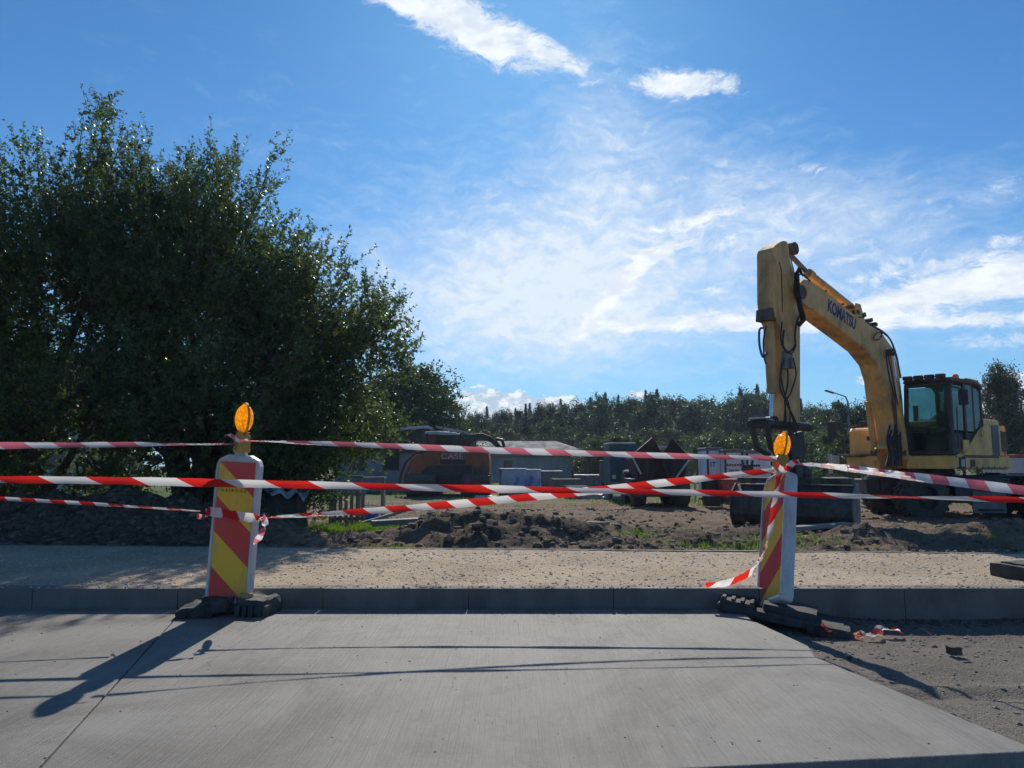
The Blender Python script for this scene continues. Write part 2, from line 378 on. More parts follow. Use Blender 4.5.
def pav():
    ts = np.linspace(0, 1, 60); X, T = np.meshgrid(xs, ts)
    Y = (KY + .149) * (1 - T) + by(X) * T; Z = gh(X, Y)
    nx = len(xs); V = np.stack([X, Y, Z], -1).reshape(-1, 3)
    I, J = np.meshgrid(np.arange(nx - 1), np.arange(59)); a = (J * nx + I).ravel()
    F = np.stack([a, a + 1, a + nx + 1, a + nx], -1).astype(np.int32)
    me = bpy.data.meshes.new('pavement'); me.vertices.add(len(V)); me.vertices.foreach_set('co', V.astype(np.float32).ravel())
    me.loops.add(F.size); me.loops.foreach_set('vertex_index', F.ravel()); me.polygons.add(len(F)); me.polygons.foreach_set('loop_start', np.arange(0, F.size, 4, dtype=np.int32))
    me.polygons.foreach_set('use_smooth', np.ones(len(F), bool)); me.materials.append(M_gravel); me.update(calc_edges=True)
    o = bpy.data.objects.new('pavement', me); COL.objects.link(o); struct(o)
pav()

# ------------------------------------------------------------------ terrain of the building site
BUMPS = [(-.9, 9.3, .75, .38, .33, 1), (.15, 9.2, .6, .35, .30, 1), (-.35, 8.6, .6, .3, .13, 1), (.75, 9.0, .35, .3, .16, 1), (-4.9, 10.2, 1.6, .7, .5, .9), (-6.8, 10.5, 1.3, .7, .42, .9), (-3.2, 9.6, .7, .5, .26, .8),
         (2.3, 9.3, .7, .4, .15, .5), (3.0, 8.8, .5, .3, .12, .7), (4.6, 10.2, .8, .5, .2, .7), (6.6, 10.9, 1.2, .45, .25, .1), (5.6, 9.4, .6, .4, .13, .3), (8.0, 10.4, .9, .5, .22, .2), (1.2, 10.5, 1.2, .5, .12, .6),
         (-2.9, 9.0, .5, .4, .08, .3), (1.6, 12.5, 1.4, .5, .15, .8), (3.8, 12.2, .8, .4, .1, .6)]
def terr(x, y):
    d = y - by(x)
    b = .085 + np.clip(d / 5.5, 0, 1) * -.30
    amp = np.clip(d / .5, 0, 1)
    near = np.exp(-np.clip(d, 0, 99) / 16)
    h = b + amp * (fbm(x, y, .8, 4, 11) * .26 * near + np.abs(fbm(x, y, 2.4, 4, 15, .6)) * .30 * near + fbm(x, y, 9, 3, 19) * .10 * near)
    for cx, cy, rx, ry, hh, dk in BUMPS:
        g = np.exp(-(((x - cx) / rx) ** 2 + ((y - cy) / ry) ** 2))
        h = h + amp * g * hh * (1 + fbm(x, y, 4, 4, 23) * .6)
    far = np.clip((y - 60) / 300, 0, 1)
    return h + fbm(x, y, .02, 2, 31) * 2.0 * far
GRASS = [(-1.75, 10.1, .6, .45, 1.1), (-2.55, 13.6, 1.1, 1.7, 1.3), (-2.0, 11.2, .75, .9, 1.3), (-1.35, 8.2, .35, .18, .9), (-.2, 10.6, .8, .5, .7), (-3.0, 12.0, 1.5, 1.2, .9), (2.4, 8.5, .8, .25, .3), (3.3, 9.0, .5, .3, .2), (2.0, 10.2, .6, .3, .45), (6.9, 9.6, 1.0, .3, .45), (8.2, 9.2, .5, .2, .6),
         (-4, 8.2, .6, .2, .2)]
def cover(x, y):
    dk = np.zeros_like(x)
    for cx, cy, rx, ry, hh, q in BUMPS: dk = np.maximum(dk, q * np.exp(-.6 * (((x - cx) / rx) ** 2 + ((y - cy) / ry) ** 2)))
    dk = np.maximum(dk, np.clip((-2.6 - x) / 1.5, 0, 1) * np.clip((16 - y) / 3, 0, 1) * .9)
    dk = dk + np.clip(fbm(x, y, .9, 3, 41) * 1.6, -.2, .5)
    g = np.zeros_like(x)
    for cx, cy, rx, ry, q in GRASS: g = np.maximum(g, q * np.exp(-(((x - cx) / rx) ** 2 + ((y - cy) / ry) ** 2)))
    far = np.clip((y - 23) / 5, 0, 1)
    g = np.maximum(g, far * (.62 + fbm(x, y, .12, 3, 51) * .9))
    return dk, g
xs_t = np.concatenate([[-1500, -600, -250], np.arange(-120, -30, 6), np.arange(-30, -9, .5), np.arange(-9, 12, .06), np.arange(12, 40, .6), np.arange(40, 125, 6), [250, 600, 1500]])
T0 = np.concatenate([np.arange(0, 5, .05), np.arange(5, 16, .12), np.arange(16, 45, .7), np.arange(45, 140, 5), [200, 350, 700, 1500]])
def terrain():
    X, D = np.meshgrid(xs_t, T0); Xc = np.clip(X, -25, 25)
    Y = by(Xc) + .061 + D; Z = terr(X, Y) if True else 0
    # keep by() sane far out
    dk, g = cover(X, Y); nx, ny = len(xs_t), len(T0)
    V = np.stack([X, Y, Z], -1).reshape(-1, 3); I, J = np.meshgrid(np.arange(nx - 1), np.arange(ny - 1)); a = (J * nx + I).ravel()
    F = np.stack([a, a + 1, a + nx + 1, a + nx], -1).astype(np.int32)
    me = bpy.data.meshes.new('terrain'); me.vertices.add(len(V)); me.vertices.foreach_set('co', V.astype(np.float32).ravel())
    me.loops.add(F.size); me.loops.foreach_set('vertex_index', F.ravel()); me.polygons.add(len(F)); me.polygons.foreach_set('loop_start', np.arange(0, F.size, 4, dtype=np.int32))
    me.polygons.foreach_set('use_smooth', np.ones(len(F), bool)); me.materials.append(M_soil); me.update(calc_edges=True)
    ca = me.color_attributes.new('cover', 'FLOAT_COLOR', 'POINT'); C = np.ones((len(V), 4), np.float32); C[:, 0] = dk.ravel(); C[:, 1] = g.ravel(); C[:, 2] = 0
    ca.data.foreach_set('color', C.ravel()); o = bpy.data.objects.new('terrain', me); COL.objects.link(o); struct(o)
_by = by
def by(x): return c0.y + bs_ * (np.clip(x, -25, 25) - c0.x)
terrain()
def H(x, y): return float(terr(np.array([float(x)]), np.array([float(y)]))[0])
struct(MB().box((0, 0, -1.2), (3000, 3000, .2)).build('ground', M_soil))

# ------------------------------------------------------------------ scattered stones, clods and grass (nobody could count them)
ico_v, ico_f = icosphere(1, 1)
ico_f = np.array(ico_f)
def scatter(name, pts, sizes, m, label, flat=.65):
    N = len(pts); V = np.repeat(ico_v[None], N, 0) * (1 + (np.random.rand(N, len(ico_v), 1) - .5) * .5)
    V *= np.array(sizes)[:, None, None]; st = np.stack([.8 + np.random.rand(N) * .5, .8 + np.random.rand(N) * .5, flat * (.7 + np.random.rand(N) * .5)], -1); V *= st[:, None]
    a = np.random.rand(N) * 6.283; c, s = np.cos(a)[:, None], np.sin(a)[:, None]
    x, y = V[..., 0] * c - V[..., 1] * s, V[..., 0] * s + V[..., 1] * c
    V = np.stack([x, y, V[..., 2]], -1) + np.array(pts)[:, None]
    o = np_mesh(name, V[:, ico_f].reshape(-1, 3), 3, m)
    tag(o, label, 'stones' if 'ston' in name else 'clods', None, 'stuff'); return o
np.random.seed(5)
def spts(n, x0, x1, y0, y1, hf, bias=1.0):
    x = np.random.uniform(x0, x1, n); y = y0 + (y1 - y0) * np.random.rand(n) ** bias; return np.stack([x, y, hf(x, y)], -1)
p = spts(9000, -6, 8, KY + .02, 7.9, gh); scatter('loose_stones', p, .004 + .011 * np.random.rand(len(p)) ** 3, M_stone, 'pale chips of crushed stone lying loose on the pavement bed')
p = spts(3500, 1.75, 6, 2.0, KY - .02, base_h, .6); scatter('loose_stones', p, .003 + .013 * np.random.rand(len(p)) ** 4, mat('grey stone', (.2, .185, .165), .9, 0, .4, 20, None, 0, 3, .4), 'grey stone crumbs strewn over the unfinished road base')
p = spts(700, -6, 6, KY + .0, KY + .1, lambda x, y: x * 0 + KT + .003); scatter('loose_stones', p, .003 + .008 * np.random.rand(len(p)) ** 2, M_stone, 'fine stone chips spilled on top of the kerb')
p = spts(700, -5, 1.5, 2.7, KY - .02, lambda x, y: x * 0 + .001); scatter('loose_stones', p, .0015 + .004 * np.random.rand(len(p)) ** 3, M_stone, 'sparse grit lying on the concrete slab')
x = np.random.uniform(1.6, 7, 900); y = KY - .02 - np.abs(np.random.normal(0, .07, 900)); p = np.stack([x, y, base_h(x, y)], -1)
scatter('loose_clods', p, .006 + .02 * np.random.rand(900) ** 2, M_dark, 'dark soil crumbs along the foot of the kerb on the right', .7)
n = 30000; x = np.random.uniform(-9, 12, n); y = by(x) + .1 + 13 * np.random.rand(n) ** 1.6
dk, g = cover(x, y); keep = np.random.rand(n) < (.35 + dk); x, y = x[keep], y[keep]
sz = .008 + .06 * np.random.rand(len(x)) ** 7
scatter('loose_clods', np.stack([x, y, terr(x, y) + sz * .1], -1), sz, M_soil if False else mat('soil clod', (.17, .125, .088), .95, 0, .4, 18, (.08, .06, .045), .6, 6, .7, 60), 'brown soil clods and rubble strewn over the dug site', .7)
def blades(name, x, y, h0, wd, m, label):
    n = len(x); z = terr(x, y); h = h0 * (.5 + np.random.rand(n)); a = np.random.rand(n) * 6.283; lean = (np.random.rand(n, 2) - .5) * h[:, None] * 1.0
    b = np.stack([x, y, z - .01], -1); s = np.stack([np.cos(a), np.sin(a), a * 0], -1) * (wd * (.6 + np.random.rand(n)))[:, None]
    tip = b + np.concatenate([lean, h[:, None]], 1); mid = b + np.concatenate([lean * .35, h[:, None] * .55], 1)
    V = np.stack([b - s, b + s, mid + s * .7, tip, mid - s * .7], 1)
    o = np_mesh(name, V.reshape(-1, 3), 5, m); tag(o, label, 'grass', None, 'stuff'); return o
def mat_leaf(name, c1, c2, trans=.35, rough=.45, c3=None, spec=.5):
    m, t, out = newmat(name)
    g = t.new('ShaderNodeNewGeometry'); r = g.outputs['Random Per Island']
    c = t.mix(r, c1, c2)
    if c3: c = t.mix(t.math('MULTIPLY', t.ramp(t.noise(g.outputs['Position'], .9, 4, .6), .5, .7), .7), c, c3)
    p = pbr(t, None, c, rough, 0, None, spec)
    tr = t.new('ShaderNodeBsdfTranslucent'); tcx = t.mix(1.0, c, (1.15, 1.22, .6), 'MULTIPLY'); t.l.new(tcx, tr.inputs[0])
    mx = t.new('ShaderNodeMixShader'); mx.inputs[0].default_value = trans
    t.l.new(p.outputs[0], mx.inputs[1]); t.l.new(tr.outputs[0], mx.inputs[2]); t.l.new(mx.outputs[0], out.inputs[0]); return m
M_grass = mat_leaf('grass', (.08, .15, .02), (.19, .28, .05), .55, .6)
X = []; Y = []
for cx, cy, rx, ry, q in GRASS:
    k = int(9000 * rx * ry * q) + 150; X.append(np.random.normal(cx, rx * .62, k)); Y.append(np.random.normal(cy, ry * .62, k))
X = np.concatenate(X); Y = np.concatenate(Y); k = (Y > by(X) + .1) & (fbm(X, Y, 3, 3, 61) > -.12); X, Y = X[k], Y[k]
blades('grass', X, Y, .062, .0035, M_grass, 'bright green grass tufts growing between the soil heaps')
n = 5000; X = np.random.uniform(-9, 11, n); Y = by(X) + .12 + np.random.rand(n) ** 1.5 * 10; k = fbm(X, Y, 1.3, 3, 71) > .08; X, Y = X[k], Y[k]
blades('weeds', X, Y, .07, .004, mat_leaf('weeds', (.07, .095, .025), (.16, .16, .07), .4, .7), 'sparse olive weeds scattered over the dug soil')
n = 26000; X = np.random.uniform(-22, 34, n); Y = 22 + 30 * np.random.rand(n) ** 1.2; k = fbm(X, Y, .25, 3, 81) > -.1; X, Y = X[k], Y[k]
blades('meadow_grass', X, Y, .10, .012, M_grass, 'mown green field behind the machines')
# ------------------------------------------------------------------ foliage
def leafquads(C, D, L, Wd, rng):
    """rhombic leaves: centres C, long directions D, length L, width Wd"""
    n = len(C); rv = rng.normal(size=(n, 3)); s = np.cross(D, rv); s /= np.linalg.norm(s, axis=1, keepdims=True) + 1e-9
    D = D * L[:, None]; s = s * Wd[:, None]
    return np.stack([C, C + D * .5 + s * .5, C + D, C + D * .5 - s * .5], 1).reshape(-1, 3)
M_bark = mat('bark', (.11, .09, .07), .95, 0, .35, 14, (.05, .045, .04), .6, 5, .8, 50)
M_leafA = mat_leaf('dark plum leaves', (.052, .092, .028), (.14, .19, .058), .42, .42, (.17, .145, .06))
M_leafB = mat_leaf('grey green leaves', (.062, .105, .042), (.155, .205, .085), .44, .40, (.17, .18, .085))
def make_bush(root, blobs, n_tw, seed, m, base_pts, leaf=.062, npl=24, shoots=80):
    rng = np.random.default_rng(seed); B = np.array(blobs, float)
    wgt = (B[:, 3] * B[:, 4] * B[:, 5]) ** (2 / 3); wgt /= wgt.sum()
    k = rng.choice(len(B), n_tw, p=wgt); d = rng.normal(size=(n_tw, 3)); d /= np.linalg.norm(d, axis=1, keepdims=True)
    # interior filler twigs
    nf = int(n_tw * .27); rad = rng.uniform(0, 1, n_tw) ** .5 * .74
    C = B[k, :3] + d * B[k, 3:6] * rad[:, None]
    up = np.array([0, 0, 1.0])
    D = d * .8 + up * rng.uniform(-.1, .7, (n_tw, 1)) + rng.normal(size=(n_tw, 3)) * .5; D /= np.linalg.norm(D, axis=1, keepdims=True)
    L = rng.uniform(.25, .6, n_tw)
    # branch plumes: the other twigs sit along limbs that reach past the outline, leaving gaps between them
    nb = max(30, int(n_tw / 42)); kb = rng.choice(len(B), nb, p=wgt); db = rng.normal(size=(nb, 3)); db[:, 2] = db[:, 2] * .9 + .25; db /= np.linalg.norm(db, axis=1, keepdims=True)
    rb_ = rng.uniform(.78, 1.13, nb) + (rng.random(nb) < .12) * .12
    tipb = B[kb, :3] + db * B[kb, 3:6] * rb_[:, None]; tipb[:, 2] += .10 * B[kb, 5]
    sb = B[kb, :3] + db * B[kb, 3:6] * .35 * np.array([1, 1, .6]) - up * .25 * B[kb, 5:6]
    br = rng.integers(0, nb, n_tw - nf); tt = rng.uniform(.25, 1.0, n_tw - nf) ** .8
    bd = tipb - sb; bl = np.linalg.norm(bd, axis=1, keepdims=True); bd /= bl
    i0 = nf; spread = (.30 * (1.05 - tt) + .05)[:, None]
    C[i0:] = sb[br] + bd[br] * bl[br] * tt[:, None] + rng.normal(size=(n_tw - nf, 3)) * spread - up * (.12 * np.sin(tt * PI))[:, None]
    D[i0:] = bd[br] * rng.uniform(.5, 1.3, (n_tw - nf, 1)) + rng.normal(size=(n_tw - nf, 3)) * .45 + up * .15; D[i0:] /= np.linalg.norm(D[i0:], axis=1, keepdims=True)
    L[i0:] = rng.uniform(.2, .5, n_tw - nf)
    sh = i0 + rng.choice(n_tw - nf, shoots, replace=False); L[sh] = rng.uniform(.45, .85, shoots)
    BR_ = [(sb[i], tipb[i]) for i in range(nb)]
    ok = C[:, 2] > .25; C, D, L = C[ok], D[ok], L[ok]; n = len(C)
    side = np.cross(D, rng.normal(size=(n, 3))); side /= np.linalg.norm(side, axis=1, keepdims=True)
    curve = side * rng.uniform(-.12, .12, (n, 1)) + up * .05
    # twigs
    tv = []
    s1 = side * .0035; s2 = np.cross(D, side) * .0035
    a, b, c_ = C, C + D * (L * .5)[:, None] + curve * .3, C + D * L[:, None] + curve
    T = np.concatenate([np.stack([a - s1, a + s1, b + s1 * .8, b - s1 * .8], 1), np.stack([b - s1 * .8, b + s1 * .8, c_ + s1 * .3, c_ - s1 * .3], 1), np.stack([a - s2, a + s2, b + s2 * .8, b - s2 * .8], 1), np.stack([b - s2 * .8, b + s2 * .8, c_ + s2 * .3, c_ - s2 * .3], 1)], 0)
    # leaves along each twig
    cnt = np.clip((npl * L / .45), 8, 60).astype(int); idx = np.repeat(np.arange(n), cnt); m_ = len(idx)
    t = rng.uniform(.05, 1.04, m_); base = C[idx] + D[idx] * (t * L[idx])[:, None] + curve[idx] * (t ** 1.5)[:, None]
    off = rng.normal(size=(m_, 3)); off -= D[idx] * (off * D[idx]).sum(1, keepdims=True); off /= np.linalg.norm(off, axis=1, keepdims=True)
    ld = off * .85 + D[idx] * .6 + rng.normal(size=(m_, 3)) * .25; ld /= np.linalg.norm(ld, axis=1, keepdims=True)
    Ls = leaf * rng.uniform(.65, 1.35, m_) * (1.15 - .4 * t); V = leafquads(base + off * .004, ld, Ls, Ls * .55, rng)
    fo = np_mesh('foliage', V, 4, m, root)
    # trunk and limbs
    mb = MB(); rr = random.Random(seed)
    for (x0, y0, z0) in base_pts:
        for bi, bb in enumerate(B):
            for q in range(3):
                e_ = Vector(bb[:3]) + Vector([rr.uniform(-.6, .6) * bb[3], rr.uniform(-.6, .6) * bb[4], rr.uniform(-.2, .75) * bb[5]])
                s_ = Vector((x0 + rr.uniform(-.15, .15), y0 + rr.uniform(-.15, .15), z0))
                if (e_ - s_).length > 7 or e_.z < z0 + .5: continue
                mid = s_.lerp(e_, .4) + Vector((rr.uniform(-.2, .2), rr.uniform(-.2, .2), .35)); m2 = s_.lerp(e_, .72) + Vector((rr.uniform(-.2, .2), rr.uniform(-.2, .2), .2))
                r0 = .035 + .018 * (e_ - s_).length
                mb.tube([s_, s_.lerp(mid, .5) + Vector((rr.uniform(-.06, .06),) * 3), mid, m2, e_], [r0, r0 * .8, r0 * .62, r0 * .4, .008], 6)
    for s_, e_ in BR_:
        s_, e_ = Vector(s_), Vector(e_); m_c = s_.lerp(e_, .5) - Vector((0, 0, .06)); mb.tube([s_, m_c, e_], [.022, .013, .004], 5)
    mb.build('trunk', M_bark, root, smooth=60)
    v = T.reshape(-1, 3); np_mesh('twigs', v, 4, M_bark, root)
    return len(V) // 4
t1 = thing('leafy_tree', 'tall dark leafy tree filling the left edge with a ragged top', 'tree', group='dark trees on the left')
t2 = thing('leafy_tree', 'dark leafy tree with long shoots reaching right, behind the left warning post', 'tree', group='dark trees on the left')
t3 = thing('leafy_bush', 'small leafy bush at the foot of the tree reaching right, beside the picket panel', 'bush')
make_bush(t1, [(-7.3, 12, 4.15, 2.1, 2.2, 2.4), (-9.4, 12, 2.9, 2.2, 2.0, 2.35), (-6.6, 11.6, 1.7, 2.3, 1.8, 1.5), (-9.2, 11.6, 1.3, 2.2, 1.8, 1.5)], 10000, 1, M_leafA, [(-7.4, 12, 0), (-8.9, 12.2, 0)], shoots=90)
make_bush(t2, [(-5.1, 12, 3.75, 1.75, 1.9, 2.05), (-3.45, 11.9, 3.1, 1.35, 1.5, 1.4), (-2.45, 11.9, 2.98, .85, 1.0, .72), (-4.6, 11.6, 1.7, 2.0, 1.7, 1.4), (-6.1, 12.1, 4.3, 1.2, 1.5, 1.7)], 8600, 2, M_leafB, [(-4.9, 12, 0), (-4.3, 12.4, 0)], shoots=150)
make_bush(t3, [(-3.0, 12.2, 1.65, 1.05, 1.0, .75), (-3.6, 11.9, .95, .9, .8, .65)], 1900, 3, M_leafB, [(-3.4, 12.2, 0)], shoots=40)

def crown_tree(name, label, kind, h, seed, group, m):
    """a far tree: trunk plus a crown of small leaf clumps"""
    rng = np.random.default_rng(seed); root = thing(name, label, 'tree', group=group)
    rr = random.Random(seed); mb = MB()
    lean = rr.uniform(-.02, .02) * h
    mb.tube([(0, 0, -.3), (lean * .4, 0, h * .3), (lean, 0, h * .62), (lean, 0, h * .93)], [h * .017 + .03, h * .013 + .02, h * .008, .01], 7)
    Cs = []; Ss = []
    if kind == 'spruce':
        z = h * .09
        while z < h * .985:
            f = (1 - z / h); r = .27 * h * f ** 1.05 + .03; nb = max(4, int(6 + 7 * f))
            for i in range(nb):
                a = rr.uniform(0, 6.283); rl = r * rr.uniform(.72, 1.12)
                for q in np.linspace(.2, 1, 2 + int(4 * f + 1)):
                    Cs.append((lean + math.cos(a) * rl * q, math.sin(a) * rl * q, z - .22 * rl * q + rr.uniform(-.05, .05))); Ss.append((.30 * (1.2 - .5 * q) * (.3 + f * .8), 1.0))
            z += h * (.014 + .014 * f) * rr.uniform(.8, 1.25)
    else:
        lo = {'round': .16, 'birch': .2, 'tall': .12, 'shrub': .02}[kind]; wid = {'round': .36, 'birch': .25, 'tall': .25, 'shrub': .55}[kind]
        nl = {'round': 19, 'birch': 20, 'tall': 20, 'shrub': 11}[kind]
        for i in range(nl):
            t = (i + rr.random()) / nl; z = h * (lo + (1 - lo) * (t * .84 + .02)); prof = max(.3, math.sin(PI * min(1, max(.12, t * .92 + .13)))) ** .7
            a = rr.uniform(0, 6.283); ro = wid * h * prof * rr.uniform(.15, .8)
            lx, ly = lean + math.cos(a) * ro, math.sin(a) * ro; lr = wid * h * prof * rr.uniform(.3, .75)
            mb.tube([(lean * .5, 0, max(.1 * h, z * .6)), (lx * .6, ly * .6, z * .85), (lx, ly, z)], [h * .007, h * .004, .01], 5)
            for q in range(int(34)):
                v = rng.normal(size=3); v /= np.linalg.norm(v); v *= lr * (rng.uniform(.3, 1.25) if q % 5 else rng.uniform(1.1, 1.6))
                zz = v[2] * (.8 if kind != 'birch' else 1.25)
                Cs.append((lx + v[0], ly + v[1], max(.15, z + zz))); Ss.append(((.34 if kind != 'shrub' else .24) * rng.uniform(.5, 1.4), 1.0))
                if kind == 'birch' and q % 2 == 0:
                    for dz in (.35, .7, 1.0): Cs.append((lx + v[0] * 1.05, ly + v[1] * 1.05, max(.2, z + zz - dz * .7))); Ss.append((.16, 1.6))
    Cs = np.array(Cs); S = np.array(Ss); per = 15 if kind != 'spruce' else 13
    idx = np.repeat(np.arange(len(Cs)), per); n = len(idx); sc = S[idx, 0] * (h / 11) ** .5
    off = rng.normal(size=(n, 3)) * sc[:, None] * .62; off[:, 2] *= S[idx, 1] * .8
    D = rng.normal(size=(n, 3)); D[:, 2] -= .2 if kind != 'birch' else .9
    if kind == 'spruce': D[:, :2] += Cs[idx, :2] * 1.6
    D /= np.linalg.norm(D, axis=1, keepdims=True); L = rng.uniform(.13, .3, n) * (h / 11) ** .5 * (np.clip(sc / .22, .3, 1) if kind == 'spruce' else 1) * (.75 if kind == 'birch' else 1)
    V = leafquads(Cs[idx] + off, D, L, L * .6, rng)
    np_mesh('crown', V, 4, m, root); mb.build('trunk', M_birch if kind == 'birch' else M_bark, root, smooth=60); return root
M_birch = mat('birch bark', (.45, .44, .41), .8, 0, .2, 5, (.04, .04, .04), .8, 7, .4, 40)
M_spr = mat_leaf('spruce needles', (.012, .036, .018), (.030, .064, .030), .12, .6)
M_dec = mat_leaf('alder leaves', (.026, .055, .018), (.065, .105, .034), .3, .5)
M_dec2 = mat_leaf('willow leaves', (.055, .085, .035), (.12, .16, .07), .35, .5)
M_bir = mat_leaf('birch leaves', (.024, .048, .018), (.06, .09, .035), .28, .45)
G1 = 'trees in the far treeline'
protos = {}
for kind, hh, m, nm in (('spruce', 12, M_spr, 'spruce_tree'), ('round', 9, M_dec, 'broadleaf_tree'), ('tall', 11, M_dec, 'broadleaf_tree'), ('birch', 11, M_bir, 'birch_tree'), ('shrub', 3.2, M_dec2, 'willow_bush')):
    for s in range(3): protos[kind, s] = [nm, hh, m, None]
def far_tree(kind, px, top_py, Y, label, group=G1, base_z=-.25, seed=None):
    s = rnd.randrange(3) if seed is None else seed; pr = protos[kind, s]
    top = P(px, top_py, Y); hgt = top.z - base_z; sc = hgt / pr[1]
    loc = (top.x, Y, base_z); rz = rnd.uniform(0, 6.28); wv_ = sc * rnd.uniform(.88, 1.15)
    if pr[3] is None:
        pr[3] = crown_tree(pr[0], label, kind, pr[1], hash((kind, s)) % 1 + s * 17 + {'spruce': 1, 'round': 2, 'tall': 3, 'birch': 4, 'shrub': 5}[kind] * 101, group, pr[2])
        r = pr[3]; r.location = loc; r.rotation_euler = (0, 0, rz); r.scale = (wv_, wv_, sc); return r
    r = copy_thing(pr[3], loc, rz, (wv_, wv_, sc), label, group)
    if group is None and 'group' in r: del r['group']
    return r
# outline of the far wood, read along the photograph (pixel column, top row)
prof = [(430, 424), (455, 418), (470, 414), (487, 405), (500, 410), (515, 406), (530, 401), (545, 404), (560, 397), (575, 402), (590, 396), (605, 390), (618, 393), (632, 399), (645, 388), (657, 387), (670, 397), (685, 396),
        (700, 400), (712, 396), (725, 403), (740, 386), (757, 382), (768, 398), (785, 402), (800, 397), (815, 405), (830, 410)]
def ptop(x):
    x = min(max(x, 430), 830)
    for (a, ya), (b, yb_) in zip(prof, prof[1:]):
        if a <= x <= b: return ya + (yb_ - ya) * (x - a) / (b - a)
    return 405
kinds_lbl = {'spruce': 'dark pointed spruce', 'round': 'rounded green broadleaf tree', 'tall': 'narrow upright broadleaf tree', 'birch': 'loose leafy birch'}
def where(px): return 'in the far treeline above the long grey shed' if px < 590 else ('in the far treeline behind the paver with raised wings' if px < 700 else ('in the far treeline left of the vertical digger arm' if px < 766 else 'in the far treeline between the digger arm and its boom'))
for i, (x, yy) in enumerate(prof):
    k = 'spruce' if x in (487, 530, 560, 605, 618, 645, 657, 712, 740, 757) or i % 5 == 0 else ('tall' if i % 3 == 0 else ('birch' if i % 3 == 1 else 'round'))
    far_tree(k, x, yy + (1 if k == 'spruce' else -4), rnd.uniform(100, 118), f'{kinds_lbl[k]} {where(x)}')
for i, (x, yy) in enumerate(prof[:-1]):
    k = rnd.choice(['tall', 'round', 'birch']); far_tree(k, x + 7, (yy + prof[i + 1][1]) / 2 + rnd.uniform(-6, 2), rnd.uniform(96, 112), f'{kinds_lbl[k]} {where(x + 7)}')
x = 436
while x < 835:
    k = rnd.choice(['spruce', 'tall', 'round', 'birch', 'tall', 'round']); far_tree(k, x, ptop(x) + rnd.uniform(1, 13), rnd.uniform(88, 99), f'{kinds_lbl[k]} {where(x)}'); x += rnd.uniform(8, 12)
x = 440
while x < 840:
    far_tree('round', x, rnd.uniform(421, 436), rnd.uniform(74, 84), 'low rounded tree edging the far wood ' + where(x)[20:]); x += rnd.uniform(17, 26)
for px, top in ((815, 413), (828, 402), (842, 392), (855, 398), (868, 400), (880, 408)):
    far_tree('round' if px != 842 else 'tall', px, top, rnd.uniform(60, 70), 'dark bushy tree seen under the digger boom beside its tank housing', 'trees seen under the boom')
for px, top in ((805, 432), (822, 428), (838, 426), (852, 437), (812, 447), (838, 450)):
    far_tree('shrub', px, top, rnd.uniform(36, 44), 'grey green bush seen between the digger arm and its tank housing', 'bushes seen under the boom')
for px, top in ((600, 434), (615, 430), (632, 431), (647, 436), (590, 442)):
    far_tree('shrub', px, top, rnd.uniform(52, 58), 'pale willow bush between the long grey shed and the paver', 'pale bushes beside the shed')
for px, top in ((697, 434), (708, 430), (722, 426), (737, 428), (752, 432), (764, 436), (776, 428)):
    far_tree('shrub', px, top, rnd.uniform(50, 60), 'green bush standing behind the white site cabins', 'bushes behind the site cabins')
for px, top, Y in ((408, 352, 42), (392, 360, 44), (428, 360, 43), (416, 368, 40), (399, 380, 41), (436, 376, 42), (377, 372, 46), (444, 388, 45), (360, 380, 44)):
    far_tree('round', px, top, Y, 'big dark rounded tree behind the dark roofs at left centre', 'dark trees behind the roofs')
far_tree('birch', 991, 357, 46, 'left of the two tall drooping birches behind the cab', 'birches behind the digger cab', seed=0)
far_tree('birch', 1007, 359, 48, 'right of the two tall drooping birches behind the cab', 'birches behind the digger cab', seed=1)
for px, top in ((1030, 400), (1050, 392), (1012, 420), (960, 405), (935, 410), (1075, 380), (975, 430), (1025, 425), (910, 420), (895, 415)):
    far_tree('round', px, top, rnd.uniform(52, 64), 'green broadleaf tree behind the digger cab and tail', 'trees behind the digger cab')
for px, top in ((1078, 392), (1110, 388), (1150, 396), (1190, 385), (1235, 394), (1290, 388), (1350, 396), (1420, 390)):
    far_tree(rnd.choice(['round', 'tall', 'birch']), px, top, rnd.uniform(70, 95), 'broadleaf tree of the far wood continuing past the right edge of the photo', 'trees past the right edge')
